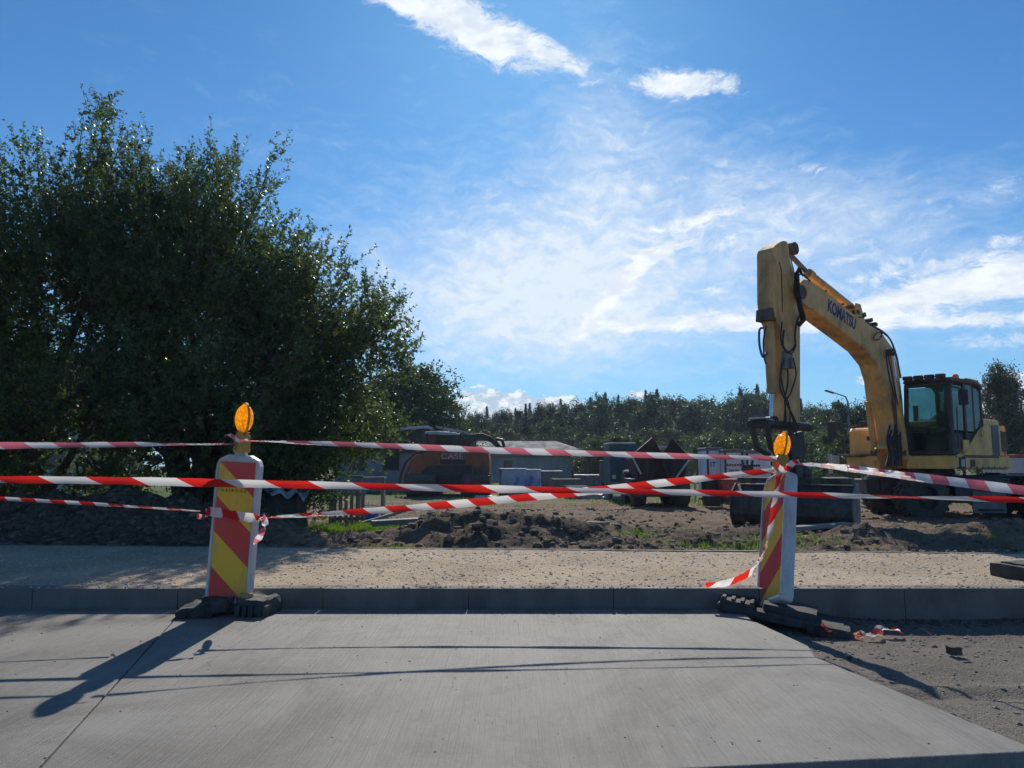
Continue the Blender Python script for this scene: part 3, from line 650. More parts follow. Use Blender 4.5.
# ------------------------------------------------------------------ warning posts
M_white = mat('white plastic', (.62, .61, .58), .45, 0, .06, 3, (.30, .28, .24), .55, 5, .1, 40)
M_lamp = mat('amber housing', (.62, .34, .04), .45, 0, .1, 6, (.30, .20, .08), .5, 12, .1, 60)
M_rubber = mat('recycled rubber', (.034, .035, .036), .75, 0, .35, 9, (.13, .125, .118), .6, 5, .9, 60)
M_black = mat('black plastic', (.02, .02, .022), .5, 0, .3, 9)
M_ink = mat('dark print', (.03, .03, .05), .6, 0, .1, 5)
M_och = mat('ochre stone', (.42, .28, .12), .9, 0, .3, 10, None, 0, 3, .6, 40)
def mat_stripes(name, sgn):
    m, t, out = newmat(name); uv = t.new('ShaderNodeUVMap'); s = t.new('ShaderNodeSeparateXYZ'); t.l.new(uv.outputs[0], s.inputs[0])
    f = t.math('FRACT', t.math('ADD', s.outputs[1], t.math('MULTIPLY', s.outputs[0], .5 * sgn)))
    k = t.math('GREATER_THAN', f, .5)
    co = obj_co(t); d = t.noise(t.mapping(co, (1, 1, .4)), 9, 6, .65)
    c = t.mix(k, (.70, .025, .022), (.95, .52, .01)) if sgn > 0 else t.mix(k, (.95, .52, .01), (.70, .025, .022))
    hx = t.new('ShaderNodeTexVoronoi'); t.put(hx.inputs['Vector'], co); hx.inputs['Scale'].default_value = 260
    c = t.mix(t.math('MULTIPLY', t.ramp(hx.outputs['Distance'], .3, .6), .06), c, (.75, .6, .4))
    c = t.mix(t.math('MULTIPLY', t.ramp(d, .5, .72), .5), c, (.30, .21, .13))
    pbr(t, out, c, .42, 0, bump(t, hx.outputs['Distance'], .12, .002), .6); return m
def mat_lens():
    m, t, out = newmat('amber lens'); co = obj_co(t)
    p = pbr(t, None, (.95, .40, .01), .18, 0, bump(t, t.math('SINE', t.math('MULTIPLY', t.new('ShaderNodeSeparateXYZ').outputs[2], 1.0)), 0.0))
    v = t.new('ShaderNodeTexVoronoi'); t.put(v.inputs['Vector'], co); v.inputs['Scale'].default_value = 55
    b = bump(t, v.outputs['Distance'], .8, .006); t.l.new(b, p.inputs['Normal'])
    tr = t.new('ShaderNodeBsdfTranslucent'); tr.inputs[0].default_value = (1.0, .62, .03, 1); t.l.new(b, tr.inputs['Normal'])
    rf = t.new('ShaderNodeBsdfRefraction'); rf.inputs[0].default_value = (1, .5, .02, 1); rf.inputs['Roughness'].default_value = .25; rf.inputs['IOR'].default_value = 1.15; t.l.new(b, rf.inputs['Normal'])
    mx = t.new('ShaderNodeMixShader'); mx.inputs[0].default_value = .72; t.l.new(p.outputs[0], mx.inputs[1]); t.l.new(tr.outputs[0], mx.inputs[2])
    m2 = t.new('ShaderNodeMixShader'); m2.inputs[0].default_value = .25; t.l.new(mx.outputs[0], m2.inputs[1]); t.l.new(rf.outputs[0], m2.inputs[2])
    em = t.new('ShaderNodeEmission'); t.put(em.inputs[0], (1.0, .42, .01, 1)); t.put(em.inputs[1], t.ramp(v.outputs['Distance'], .0, .6, .55, .1))  # added emission strengthens the glow of sunlight through the lens
    ad = t.new('ShaderNodeAddShader'); t.l.new(m2.outputs[0], ad.inputs[0]); t.l.new(em.outputs[0], ad.inputs[1]); t.l.new(ad.outputs[0], out.inputs[0]); return m
M_lens = mat_lens(); M_st = {1: mat_stripes('striped face down right', 1), -1: mat_stripes('striped face down left', -1)}
def txt(body, size, M, m, parent, name='lettering', world=True, ext=.0006, spacing=1.0, xs=1.0, bold=0.0):
    c = bpy.data.curves.new('t', 'FONT'); c.body = body; c.size = size; c.align_x = 'CENTER'; c.align_y = 'CENTER'; c.extrude = ext; c.offset = bold; c.space_character = spacing
    o = bpy.data.objects.new('t', c); COL.objects.link(o); dg = bpy.context.evaluated_depsgraph_get(); dg.update()
    me = bpy.data.meshes.new_from_object(o.evaluated_get(dg)); bpy.data.objects.remove(o); me.name = name
    me.transform(Matrix.Diagonal((xs, 1, 1, 1)))
    if world: M = MAT[root_of(parent)].inverted() @ M
    me.transform(M); me.materials.clear(); me.materials.append(m); n = bpy.data.objects.new(name, me); COL.objects.link(n); n.parent = parent; return n
def beacon(loc, yaw, back, right, sgn, label, lens_yaw):
    Rm = Matrix.Rotation(right, 4, 'Y') @ Matrix.Rotation(-back, 4, 'X') @ Matrix.Rotation(yaw, 4, 'Z')
    r = thing('warning_post', label, 'warning post', loc, Rm.to_euler(), 'striped warning posts with amber lamps')
    out_ = [(-.148, .035), (-.135, 0), (.135, 0), (.148, .035), (.150, .915), (.135, .955), (.075, .985), (-.075, .985), (-.135, .955), (-.150, .915)]
    XZ = lambda p, q, d: Vector((p, d, q))
    fr = MB().prism(out_, XZ, -.045, .045)
    pn = fr.build('panel', M_white, r, bevel=.012)
    mb = MB(); rim = [(-.148, .035), (-.135, 0), (.135, 0), (.148, .035), (.150, .885), (.128, .945), (-.128, .945), (-.150, .885)]
    # raised rim round the face
    for x_ in (-.137, .137): mb.box((x_, -.048, .46), (.016, .014, .86))
    for z_ in (.018, .958): mb.box((0, -.048, z_), (.25 if z_ < .5 else .2, .013, .02))
    mb.build('rim', M_white, pn, bevel=.004)
    me = bpy.data.meshes.new('striped_face'); w_, z0, z1 = .124, .04, .94
    me.from_pydata([(-w_, -.0475, z0), (w_, -.0475, z0), (w_, -.0475, z1), (-w_, -.0475, z1)], [], [(0, 1, 2, 3)])
    uv = me.uv_layers.new(name='UVMap'); per = .466
    for l, (u, z) in zip(uv.data, ((0, z0), (1, z0), (1, z1), (0, z1))): l.uv = (u, (z - z1) / per + (0 if sgn > 0 else .5))
    me.materials.append(M_st[sgn]); o = bpy.data.objects.new('striped_face', me); COL.objects.link(o); o.parent = pn
    M0 = MAT[r]
    # neck, lamp housing and lens
    MB().box((0, 0, 1.0), (.075, .055, .05)).build('neck', M_white, r, bevel=.006)
    ly = Matrix.Rotation(lens_yaw, 3, 'Z')
    hb = MB()
    hb.box((0, 0, 1.065), (.118, .085, .115), ly, taper=.9); hb.box((0, 0, 1.128), (.07, .07, .03), ly)
    for x_ in (-.03, .0, .03): hb.box(ly @ Vector((x_, -.044, 0)) + Vector((0, 0, 1.065)), (.008, .006, .09), ly)
    hb.lathe([(.0001, -.03), (.066, -.03), (.074, -.02), (.074, .02), (.066, .03), (.0001, .03)], Vector((0, 0, 1.07)), Matrix.Rotation(-yaw + (R(25) if sgn < 0 else R(-20)), 3, 'Z') @ Vector((0, -1, 0)), 24) if sgn < 0 else None
    hs = hb.build('lamp_housing', M_lamp, r, bevel=.01)
    MB().lathe([(.0001, 0), (.007, 0), (.007, .006), (.0001, .006)], ly @ Vector((-.012, -.048, 0)) + Vector((0, 0, 1.055)), ly @ Vector((0, -1, 0)), 12).build('screw', M_black, hs)
    lm = MB(); nax = ly @ Vector((0, -1, 0)); c = Vector((0, 0, 1.235))
    profl = [(.0001, -.056)] + [(.098 * math.sin(a), -.056 * math.cos(a)) for a in np.linspace(.2, PI / 2, 8)] + [(.106, -.004), (.106, .004)] + [(.098 * math.sin(a), -.056 * math.cos(a)) for a in np.linspace(PI / 2, PI - .2, 8)] + [(.0001, .056)]
    lm.lathe(profl, c, nax, 30)
    le = lm.build('lens', M_lens, r, smooth=50)
    MB().lathe([(.106, -.007), (.1125, -.007), (.1125, .007), (.106, .007)], c, nax, 30).build('lens_ring', M_lamp, le, smooth=50)
    MB().box((0, 0, 1.2), (.03, .02, .06), ly).box((0, 0, 1.16), (.05, .05, .03), ly).build('lamp_socket', M_lamp, le, bevel=.004)
    if sgn > 0: txt('VAIROGS', .03, M0 @ Matrix.Translation((-.012, -.0485, .745)) @ Matrix.Rotation(R(90), 4, 'X'), M_ink, pn, spacing=1.5)
    MB().tube([(0, 0, .02), (0, 0, -.06)], .035, 10).build('stem', M_white, r)
    return r
# left post
pb = P(229, 603, KY - .13); lb = beacon((pb.x, KY - .13, .062), R(-2), R(-.5), R(2.8), 1, 'nearly upright striped warning post with amber lamp on broken rubber foot, at the left', R(-52))
def lumpy(mb, c, size, M=None, seed=0, amp=.012, mi=0):
    import bmesh
    b = bmesh.new(); bmesh.ops.create_cube(b, size=1); bmesh.ops.subdivide_edges(b, edges=b.edges, cuts=7, use_grid_fill=True)
    rr = random.Random(seed); o = (rr.random() * 9, rr.random() * 9, rr.random() * 9)
    from mathutils import noise
    vs = []
    for v in b.verts:
        p = v.co.copy(); rd = max(abs(p.x), abs(p.y), abs(p.z)); p = p * (1 - .14 * max(0, (p.length - .6)))
        p = Vector((p.x * size[0], p.y * size[1], p.z * size[2]))
        p += noise.noise_vector(p * 14 + Vector(o)) * amp + noise.noise_vector(p * 45 + Vector(o)) * amp * .35
        if M is not None: p = M @ p
        vs.append(p + Vector(c))
    fs = [tuple(v.index for v in f.verts) for f in b.faces]; b.free(); return mb.add(vs, fs, mi)
ft = MB(); bx, byy = pb.x, KY - .16
lumpy(ft, (bx - .13, byy - .03, .045), (.30, .30, .07), Matrix.Rotation(R(8), 3, 'Z') @ Matrix.Rotation(R(-12), 3, 'Y'), 1, .022)
lumpy(ft, (bx + .04, byy + .04, .040), (.20, .20, .055), None, 2, .014)
lumpy(ft, (bx + .215, byy - .01, .055), (.20, .24, .105), Matrix.Rotation(R(-14), 3, 'Z') @ Matrix.Rotation(R(5), 3, 'Y'), 3, .024)
for k in range(5): lumpy(ft, (bx + .12 + k * .045, byy - .13 + .008 * (k % 2), .035), (.028, .07, .07), None, 10 + k, .006)
for k in range(3): lumpy(ft, (bx - .22 + k * .07, byy - .15, .03), (.05, .09, .05), Matrix.Rotation(R(20 * k), 3, 'Z'), 20 + k, .008)
lumpy(ft, (bx - .05, byy, .09), (.20, .12, .04), None, 30, .008)
ft.build('rubber_foot', M_rubber, lb, world=True, smooth=40)
o = MB(); lumpy(o, (bx + .135, byy - .02, .118), (.075, .05, .032), None, 44, .008)
tag(o.build('stone', M_och, smooth=50, origin=(bx + .135, byy - .02, .105)), 'small ochre stone lying on the broken rubber foot of the left post', 'stone')
# right post
q = G(775, 605, .04); rb_base = Vector((q.x, q.y, .04))
rb = beacon(rb_base, R(-82), 0, 0, -1, 'leaning striped warning post turned sideways on tilted rubber foot, at the slab corner', R(-17))
# tilt it away from the road and slightly right
Rm = Matrix.Rotation(R(14), 4, 'Y') @ Matrix.Rotation(R(-25), 4, 'X') @ Matrix.Rotation(R(-78), 4, "Z")
rb.rotation_euler = Rm.to_euler(); MAT[rb] = Matrix.Translation(rb_base) @ Rm
ft = MB(); Mt = Matrix.Rotation(R(-21), 3, 'Z') @ Matrix.Rotation(R(9), 3, 'Y') @ Matrix.Rotation(R(2), 3, 'X')
fc = Vector((rb_base.x + .02, rb_base.y - .03, -.012))
lumpy(ft, fc, (.80, .36, .05), Mt, 5, .006)
lumpy(ft, fc + Mt @ Vector((-.27, -.02, .035)), (.22, .30, .035), Mt, 6, .004)
for x_ in (-.36, -.30, -.24, -.18): lumpy(ft, fc + Mt @ Vector((x_, -.02, .054)), (.022, .26, .016), Mt, 7, .002)
lumpy(ft, fc + Mt @ Vector((.06, .0, .045)), (.34, .26, .05), Mt, 8, .006)
lumpy(ft, fc + Mt @ Vector((.30, -.03, -.01)), (.26, .34, .07), Mt, 9, .008)
ft.build('rubber_foot', M_rubber, rb, world=True, smooth=40)
ft = MB(); q = P(1034, 574, 5.95); ctr = Vector((q.x, q.y, .18))
lumpy(ft, ctr, (.46, .36, .10), Matrix.Rotation(R(12), 3, 'Z'), 15, .006); lumpy(ft, ctr + Vector((0, 0, .045)), (.34, .26, .04), Matrix.Rotation(R(12), 3, 'Z'), 16, .006)
tag(ft.build('rubber_foot', M_rubber, smooth=40, origin=(ctr.x, ctr.y, .13)), 'black rubber post foot without a post, lying on the pavement bed', 'rubber foot')

# ------------------------------------------------------------------ barrier tape
def mat_tape(name, red, white, trans):
    m, t, out = newmat(name); uv = t.new('ShaderNodeUVMap'); s = t.new('ShaderNodeSeparateXYZ'); t.l.new(uv.outputs[0], s.inputs[0])
    f = t.math('FRACT', t.math('ADD', s.outputs[0], t.math('MULTIPLY', s.outputs[1], .22))); k = t.ramp(f, .495, .505)
    c = t.mix(k, red, white)
    wr = t.noise(t.mapping(obj_co(t), (3, 3, 30)), 8, 6, .7); b = bump(t, wr, .9, .010)
    p = pbr(t, None, c, .3, 0, b); tr = t.new('ShaderNodeBsdfTranslucent'); t.l.new(c, tr.inputs[0])
    mx = t.new('ShaderNodeMixShader'); mx.inputs[0].default_value = trans; t.l.new(p.outputs[0], mx.inputs[1]); t.l.new(tr.outputs[0], mx.inputs[2]); t.l.new(mx.outputs[0], out.inputs[0]); return m
M_tr = mat_tape('red and white tape', (.85, .03, .018), (.88, .87, .86), .62)
M_tp = mat_tape('backlit pink and white tape', (.80, .20, .25), (.84, .84, .88), .55)  # backlit, see-through look of the tape put into the paler colours
BASE_ROLL = 26
def tape(pts, width, per, m, label=None, cat='barrier tape', group='red and white barrier tapes', parent=None, name='barrier_tape', ang=None, n=60, seed=0, phase=0.0, wob=.25):
    """pts: (point, roll in degrees) - roll 0 shows the full width upright"""
    pts = [Vector(p) for p in pts]; rr = random.Random(seed)
    # Catmull-Rom
    pp = [pts[0] * 2 - pts[1]] + pts + [pts[-1] * 2 - pts[-2]]; C = []; A = []
    ang = ang or [0] * len(pts)
    for i in range(len(pts) - 1):
        for q in range(n // (len(pts) - 1) + 1):
            t = q / (n // (len(pts) - 1) + 1); p0, p1, p2, p3 = pp[i:i + 4]
            C.append(.5 * ((2 * p1) + (p2 - p0) * t + (2 * p0 - 5 * p1 + 4 * p2 - p3) * t * t + (3 * p1 - p0 - 3 * p2 + p3) * t ** 3)); A.append(ang[i] * (1 - t) + ang[i + 1] * t)
    C.append(pts[-1]); A.append(ang[-1]); V = []; U = []; L = 0; NW = 3
    for i, c in enumerate(C):
        d = (C[min(i + 1, len(C) - 1)] - C[max(i - 1, 0)]).normalized(); up = Vector((0, 0, 1)); up = (up - d * up.dot(d)); up = up.normalized() if up.length > .05 else Vector((1, 0, 0)); s = d.cross(up)
        a = -R(A[i] + BASE_ROLL) + wob * .35 * math.sin(i * .31 + seed) + wob * .2 * math.sin(i * .83 + seed * 2)
        wv_ = up * math.cos(a) + s * math.sin(a); nn = wv_.cross(d)
        if i: L += (C[i] - C[i - 1]).length
        for k in range(NW + 1):
            f = k / NW - .5; V.append(c + wv_ * f * width + nn * (width * .10 * math.cos(f * PI) + .0004 * math.sin(i * 1.7 + k * 2.3 + seed))); U.append((L / per + phase, k / NW))
    me = bpy.data.meshes.new(name); F = [(i * (NW + 1) + k, (i + 1) * (NW + 1) + k, (i + 1) * (NW + 1) + k + 1, i * (NW + 1) + k + 1) for i in range(len(C) - 1) for k in range(NW)]
    og = C[0]
    if parent is not None: Mi = MAT[root_of(parent)].inverted()
    V = [Mi @ v for v in V] if parent is not None else [v - og for v in V]
    me.from_pydata(V, [], F); uv = me.uv_layers.new(name='UVMap')
    for pl in me.polygons:
        for li in pl.loop_indices: uv.data[li].uv = U[me.loops[li].vertex_index]
    me.polygons.foreach_set('use_smooth', [True] * len(me.polygons)); me.materials.append(m)
    o = bpy.data.objects.new(name, me); COL.objects.link(o)
    if parent is not None: o.parent = parent
    else: o.location = og; tag(o, label, cat, group)
    return o
LY = KY - .20; 
def T(px, py, Y): return P(px, py, Y)
RY = 5.72
tape([T(-190, 444, 4.4), T(0, 445.5, 4.8), T(120, 444.5, 5.0), T(233, 444, 5.1)], .052, .315, M_tp, 'topmost pink tape running off the left edge from the left lamp', ang=[0, 10, 25, 60], seed=1)
tape([T(-190, 478, 4.7), T(0, 479.5, 4.85), T(130, 481, 4.95), T(238, 483.5, 4.99), T(360, 486, 5.02), T(490, 489, 5.05), T(640, 491.5, 5.08), T(780, 494.5, 5.11), T(900, 497, 4.95), T(1024, 500, 4.75), T(1250, 506, 4.4)], .058, .56, M_tr,
     'bright long tape running straight across the fronts of both posts', ang=[15, 20, 5, 0, 20, 10, 30, 20, 50, 30, 20], n=150, seed=2)
tape([T(-190, 489, 4.9), T(0, 498.5, 5.0), T(110, 505, 5.05), T(200, 511, 5.1)], .036, .185, M_tr, 'thin low tape running down from the left edge to the left post', ang=[20, 20, 35, 60], seed=3)
tape([T(248, 440.5, 5.12), T(380, 445.5, 5.35), T(500, 450.5, 5.5), T(640, 455, 5.62), T(777, 458.5, RY - .1)], .052, .30, M_tp, 'pink high tape hanging between the two lamps', ang=[55, 15, 5, 10, 25], n=90, seed=4)
tape([T(263, 517.5, 5.16), T(340, 513, 5.25), T(440, 505.5, 5.35), T(560, 494, 5.45), T(680, 481, 5.55), T(776, 470, RY - .12)], .060, .285, M_tr, 'slanting tape rising from the middle of the left post to the right lamp', ang=[60, 30, 8, 0, 10, 35], n=110, seed=5)
tape([T(793, 463.5, RY - .1), T(830, 466, 5.4), T(900, 475, 4.8), T(960, 482.5, 4.4), T(1024, 490.5, 4.1), T(1250, 518, 3.4)], .056, .235, M_tp, 'wide pink tape sloping down from the right lamp to the right edge', ang=[60, 25, 10, 0, 0, 0], n=90, seed=6)
# knots and loose ends
tape([T(206, 511, 5.06), T(222, 513, 4.985), T(240, 516, 4.98), T(262, 519.5, 5.0)], .065, .22, M_tr, 'crumpled tape wound round the middle of the left post', ang=[30, 0, 8, 50], n=24, seed=7, phase=.2, wob=.8, group='tape wound round the left post')
tape([T(197, 516, 5.12), T(204, 517, 5.02), T(211, 513, 5.05), T(206, 510, 5.08)], .035, .1, M_tr, 'small knotted tape end sticking out left of the left post', ang=[0, 20, 50, 0], n=16, seed=8, wob=1, group='tape wound round the left post')
tape([T(262, 516, 5.1), T(265, 524, 5.05), T(261, 534, 5.06), T(256, 543, 5.16)], .045, .12, M_tp, 'loose tape loop hanging from the right side of the left post', ang=[0, 40, 70, 90], n=20, seed=9, wob=1, group='tape wound round the left post')
tape([T(224, 436.5, 5.08), T(229, 434.5, 5.05), T(233, 437, 5.04), T(240, 441, 5.02), T(248, 440, 5.04)], .024, .08, M_tp, 'tape knot tied round the housing of the left lamp', ang=[0, 20, 0, 0, 0], n=20, seed=10, wob=1, group='tape knots on the lamps')
tape([T(776, 463, 5.6), T(784, 470, 5.58), T(794, 462, 5.58), T(800, 462, 5.6)], .045, .09, M_tr, 'tape knot tied under the right lamp', ang=[0, 20, 0, 0], n=20, seed=11, wob=1, group='tape knots on the lamps')
tape([T(779, 474, 5.52), T(775, 500, 5.44), T(769, 535, 5.35), T(761, 558, 5.3), T(750, 572, 5.27), T(738, 579, 5.32), T(722, 584, 5.36), T(706, 585, 5.4)], .044, .27, M_tr, 'loose tape end dangling from the right post and trailing over the kerb', ang=[45, 50, 48, 40, 10, -10, -10, 0], n=80, seed=12, wob=.6)
a0 = Vector((rb_base.x + .33, rb_base.y - .16, -.035))
tape([G(824, 627, -.03), G(834, 630, -.06), G(850, 633, -.072), G(866, 634.5, -.07), G(877, 634, -.066), G(880, 629, -.055), G(890, 629, -.05), G(900, 630, -.065)], .06, .2, M_tr, 'crumpled strip of tape lying on the road base beside the tilted foot', ang=[40, 50, 65, 60, 30, 60, 50, 60], n=60, seed=13, wob=1.2)
# lumps on the road base
for i, (px, py, s, l) in enumerate(((954, 655, .03, 'largest dark soil lump lying alone on the grey road base'), (945, 618, .018, 'dark soil lump near the kerb at the right'), (921, 612, .02, 'dark soil lump beside the end of the crumpled tape'), (849, 660, .014, 'tiny dark lump beside the slab edge'))):
    g = G(px, py, -.1); m_ = MB(); lumpy(m_, (g.x, g.y, -.095 + s * .6), (s * 2.2, s * 1.6, s * 1.5), None, 50 + i, s * .3)
    tag(m_.build('soil_lump', M_dark, smooth=50, origin=(g.x, g.y, -.1)), l, 'soil lump')
# ------------------------------------------------------------------ wheeled excavator
M_yel = mat('worn yellow paint', (.86, .47, .15), .5, 0, .10, 2.5, (.36, .23, .12), .8, 2.2, .2, 60, .4)
M_yelb = mat('dusty yellow panel', (.90, .50, .14), .5, 0, .10, 2.5, (.30, .22, .12), .55, 1.8, .12, 60, .4)
M_dk = mat('dark frame', (.035, .033, .034), .55, 0, .3, 6, (.12, .10, .08), .5, 2.5, .2, 60)
M_rust = mat('dusty brown steel', (.10, .065, .05), .7, 0, .3, 5, (.20, .15, .11), .6, 4, .4, 40)
M_stl = mat('bare dark steel', (.05, .046, .044), .6, .3, .35, 5, (.20, .17, .14), .6, 3, .4, 30)
M_dust = mat('grey dusty plate', (.20, .20, .205), .75, 0, .2, 4, (.13, .11, .09), .5, 3, .3, 40)
M_chr = mat('chrome rod', (.55, .57, .6), .2, .9, .1, 6)
M_hose = mat('rubber hose', (.012, .012, .013), .5, 0, .3, 12, (.08, .07, .06), .4, 9)
M_bhose = mat('blue hose', (.03, .09, .28), .45, 0, .2, 12)
M_tyre = mat('tyre rubber', (.045, .042, .04), .85, 0, .3, 7, (.14, .12, .095), .75, 3, .5, 60)
M_org = mat('orange beacon', (.85, .14, .02), .3, 0, .1, 6)
M_blue = mat('blue lettering', (.03, .04, .17), .6, 0, .2, 12, (.30, .22, .10), .35, 10)
M_wht = mat('dirty white', (.55, .55, .54), .6, 0, .12, 4, (.3, .28, .25), .5, 3)
M_red = mat('dull red', (.36, .06, .05), .6, 0, .2, 6, (.2, .12, .1), .5, 4)
def mat_glass(name='tinted glass', tint=(.34, .50, .50), f=.12):
    m, t, out = newmat(name); g = t.new('ShaderNodeBsdfGlossy'); g.inputs['Roughness'].default_value = .05; g.inputs[0].default_value = (.8, .9, .9, 1)
    tr = t.new('ShaderNodeBsdfTransparent'); tr.inputs[0].default_value = (*tint, 1); df = t.new('ShaderNodeBsdfDiffuse'); df.inputs[0].default_value = (.16, .22, .22, 1)
    mx = t.new('ShaderNodeMixShader'); n = t.noise(obj_co(t), 3, 5, .6); t.put(mx.inputs[0], t.ramp(n, .4, .75, .04, .3)); t.l.new(tr.outputs[0], mx.inputs[1]); t.l.new(df.outputs[0], mx.inputs[2])
    m2 = t.new('ShaderNodeMixShader'); m2.inputs[0].default_value = f; t.l.new(mx.outputs[0], m2.inputs[1]); t.l.new(g.outputs[0], m2.inputs[2]); t.l.new(m2.outputs[0], out.inputs[0]); return m
M_gl = mat_glass()
GZ = -.25
TH = R(50); EO = Vector((9.89, 18.59, GZ)); EROT = math.atan2(-math.cos(TH), -math.sin(TH))
ex = thing('excavator', 'yellow wheeled excavator with raised boom and dark cab, its wide bucket resting on the soil', 'excavator', EO, (0, 0, EROT))
EM = MAT[ex]; EI = EM.inverted()
def LP(px, py, yl):                     # seen at a pixel, on the machine plane y = yl  -> (x, z)
    d = (EI.to_3x3() @ ray(px, py)); o = EI @ CAM; t = (yl - o.y) / d.y; p = o + d * t; return (p.x, p.z)
XZp = lambda a, b, d: Vector((a, d, b))
XYp = lambda a, b, d: Vector((a, b, d))
# upper structure
dk_ = MB().prism([(-2.1, -1.2), (1.0, -1.2), (1.35, -.95), (1.35, -.42), (.6, -.42), (.6, .18), (1.38, .18), (1.38, 1.2), (-2.1, 1.2)], XYp, 1.14, 1.44)
dk = dk_.build('deck', M_yelb, ex, bevel=.03)
MB().box((0, 1.2045, 1.41), (2.6, .012, .03)).build('seam', M_dk, dk)
MB().box((.95, 1.212, 1.27), (.20, .03, .16)).build('side_lamp', M_wht, ex, bevel=.01)
MB().box((.95, 1.206, 1.27), (.34, .025, .26)).build('lamp_recess', M_dk, ex, bevel=.01)
MB().box((.35, 1.207, 1.27), (.26, .02, .16)).build('vent', M_rust, ex, bevel=.01)
# right-hand tank housing
tk = MB().prism([(-.1, 1.44), (1.16, 1.44), (1.22, 1.5), (1.22, 2.03), (1.12, 2.12), (-.1, 2.15)], XZp, -1.2, -.48).build('tank_housing', M_yelb, ex, bevel=.05)
MB().box((1.228, -.72, 1.86), (.02, .06, .10)).build('latch', M_dk, tk)
MB().box((1.12, -.86, 1.28), (.56, .68, .30)).build('tool_box', M_yel, ex, bevel=.03)
MB().tube([(1.30, -1.22, 1.2), (1.30, -1.22, 2.05), (1.22, -1.2, 2.18), (.4, -1.2, 2.2)], .02).build('grab_rail', M_dk, ex, smooth=40)
MB().tube([(1.36, -1.28, 1.45), (1.36, -1.3, 1.9), (1.42, -1.42, 1.98)], .018).build('mirror_arm', M_dk, ex, smooth=40)
MB().box((1.42, -1.5, 2.08), (.05, .22, .42)).build('mirror', M_dk, ex, bevel=.03)
MB().box((1.44, -1.0, 1.47), (.4, .55, .035)).build('step_plate', M_dust, ex, bevel=.006)
MB().tube([(1.5, -1.55, 1.02), (1.5, -1.55, 1.5)], .05, 8).box((1.5, -1.4, 1.35), (.1, .12, .22)).build('work_lamp', M_wht, ex)
MB().box((.65, -.85, 2.24), (.34, .5, .12)).tube([(.7, -.6, 2.12), (.7, -.6, 2.3)], .02).tube([(.7, -1.1, 2.12), (.7, -1.1, 2.3)], .02).build('rail_box', M_dk, ex, bevel=.01)
# engine cover and counterweight
def E2(lst, yl): return [LP(a, b, yl) for a, b in lst]
side = E2([(956, 457), (961, 456), (967, 449), (973, 438), (979, 429), (985, 424.5), (1001, 426)], 1.2)
xb = side[-1][0]
cov = MB().prism([(-.55, 1.44), (-.55, 2.32), (xb, 2.32), (xb, 1.44)], XZp, -1.18, 1.17).build('engine_cover', M_yelb, ex, bevel=.06)
MB().prism(side + [(side[-1][0], 1.446), (side[0][0], 1.446)], XZp, 1.185, 1.225).build('side_panel', M_yelb, ex, bevel=.015)
zt = side[-2][1]
MB().prism([(xb + .75, 1.45), (xb + .75, zt - .015), (xb + .3, zt + .01), (xb + .3, 1.45)], XZp, 1.226, 1.236).build('grey_stripe', M_dust, ex)
MB().prism([(xb + .15, 1.55), (xb + .15, zt - .12), (xb - .25, zt - .16), (xb - .25, 1.55)], XZp, 1.20, 1.232).build('grille', M_rust, ex)
def rot_out(r, z0, z1, cx): return [(cx - r * math.cos(a), 1.18 * math.sin(a) / 1.0) for a in np.linspace(-PI / 2, PI / 2, 14)]
cw = MB().prism([(-1.85, -1.2)] + [(-1.85 - .62 * math.cos(a), 1.2 * math.sin(a)) for a in np.linspace(-PI / 2 + .05, PI / 2 - .05, 16)] + [(-1.85, 1.2)], XYp, 1.12, 2.18).build('counterweight', M_yelb, ex, bevel=.07)
MB().prism([(-1.9 - .645 * math.cos(a), 1.215 * math.sin(a)) for a in np.linspace(-PI / 2 + .1, PI / 2 - .1, 16)], XYp, 2.12, 2.24).build('rubber_edge', M_dk, cw)
MB().tube([(-.75, 1.1, 2.3), (-.8, 1.1, 2.42), (-1.8, 1.1, 2.42), (-1.85, 1.1, 2.3)], .02).build('handrail', M_dk, ex, smooth=40)
MB().tube([(-1.2, -.6, 2.3), (-1.2, -.6, 2.75)], .06, 10).build('exhaust', M_rust, ex, smooth=40)
# cab
cx0, cx1, cy0, cy1 = -.50, 1.36, .20, 1.18
prof_c = [(cx1, 1.45), (cx1 + .01, 2.2), (cx1 - .07, 3.0), (cx1 - .2, 3.12), (-.2, 3.12), (-.46, 2.98), (cx0, 2.3), (cx0, 1.45)]
cabo = MB()
def post(mb, a, b, r): mb.tube([a, b], r, 6)
for yv in (cy0 + .03, cy1 - .03):
    cabo.tube([(p[0] - .02 * (1 if p[0] > 0 else -1), yv, p[1]) for p in prof_c[:6]] + [(cx0 + .02, yv, 1.45)], .05, 6)
    cabo.tube([(cx0 + .02, yv, 1.47), (cx1 - .02, yv, 1.47)], .045, 6)
cabo.tube([(cx1 - .1, cy0, 3.03), (cx1 - .1, cy1, 3.03)], .055, 6)
cabo.box(((cx1), (cy0 + cy1) / 2, 1.50), (.06, .94, .08)).box((cx1 + .0, (cy0 + cy1) / 2, 1.98), (.035, .9, .03))
cabo.box((.52, cy1 - .03, 2.2), (.10, .06, 1.75)).box((.02, cy1 - .03, 2.4), (.06, .06, 1.3))
cabo.prism([(.55, 1.46), (.55, 1.95), (.0, 1.95), (-.48, 2.3), (-.48, 1.46)], XZp, cy1 - .05, cy1 - .01)
cabo.box((1.02, cy1 - .03, 1.7), (.5, .05, .45)).box((cx1 - .05, cy1 - .05, 2.2), (.12, .12, 1.55))
cabo.box((cx0 + .03, (cy0 + cy1) / 2, 1.85), (.06, .94, .8)).box((.42, .68, 1.47), (1.7, .92, .06)).box((.42, cy0 + .02, 1.8), (1.7, .03, .65))
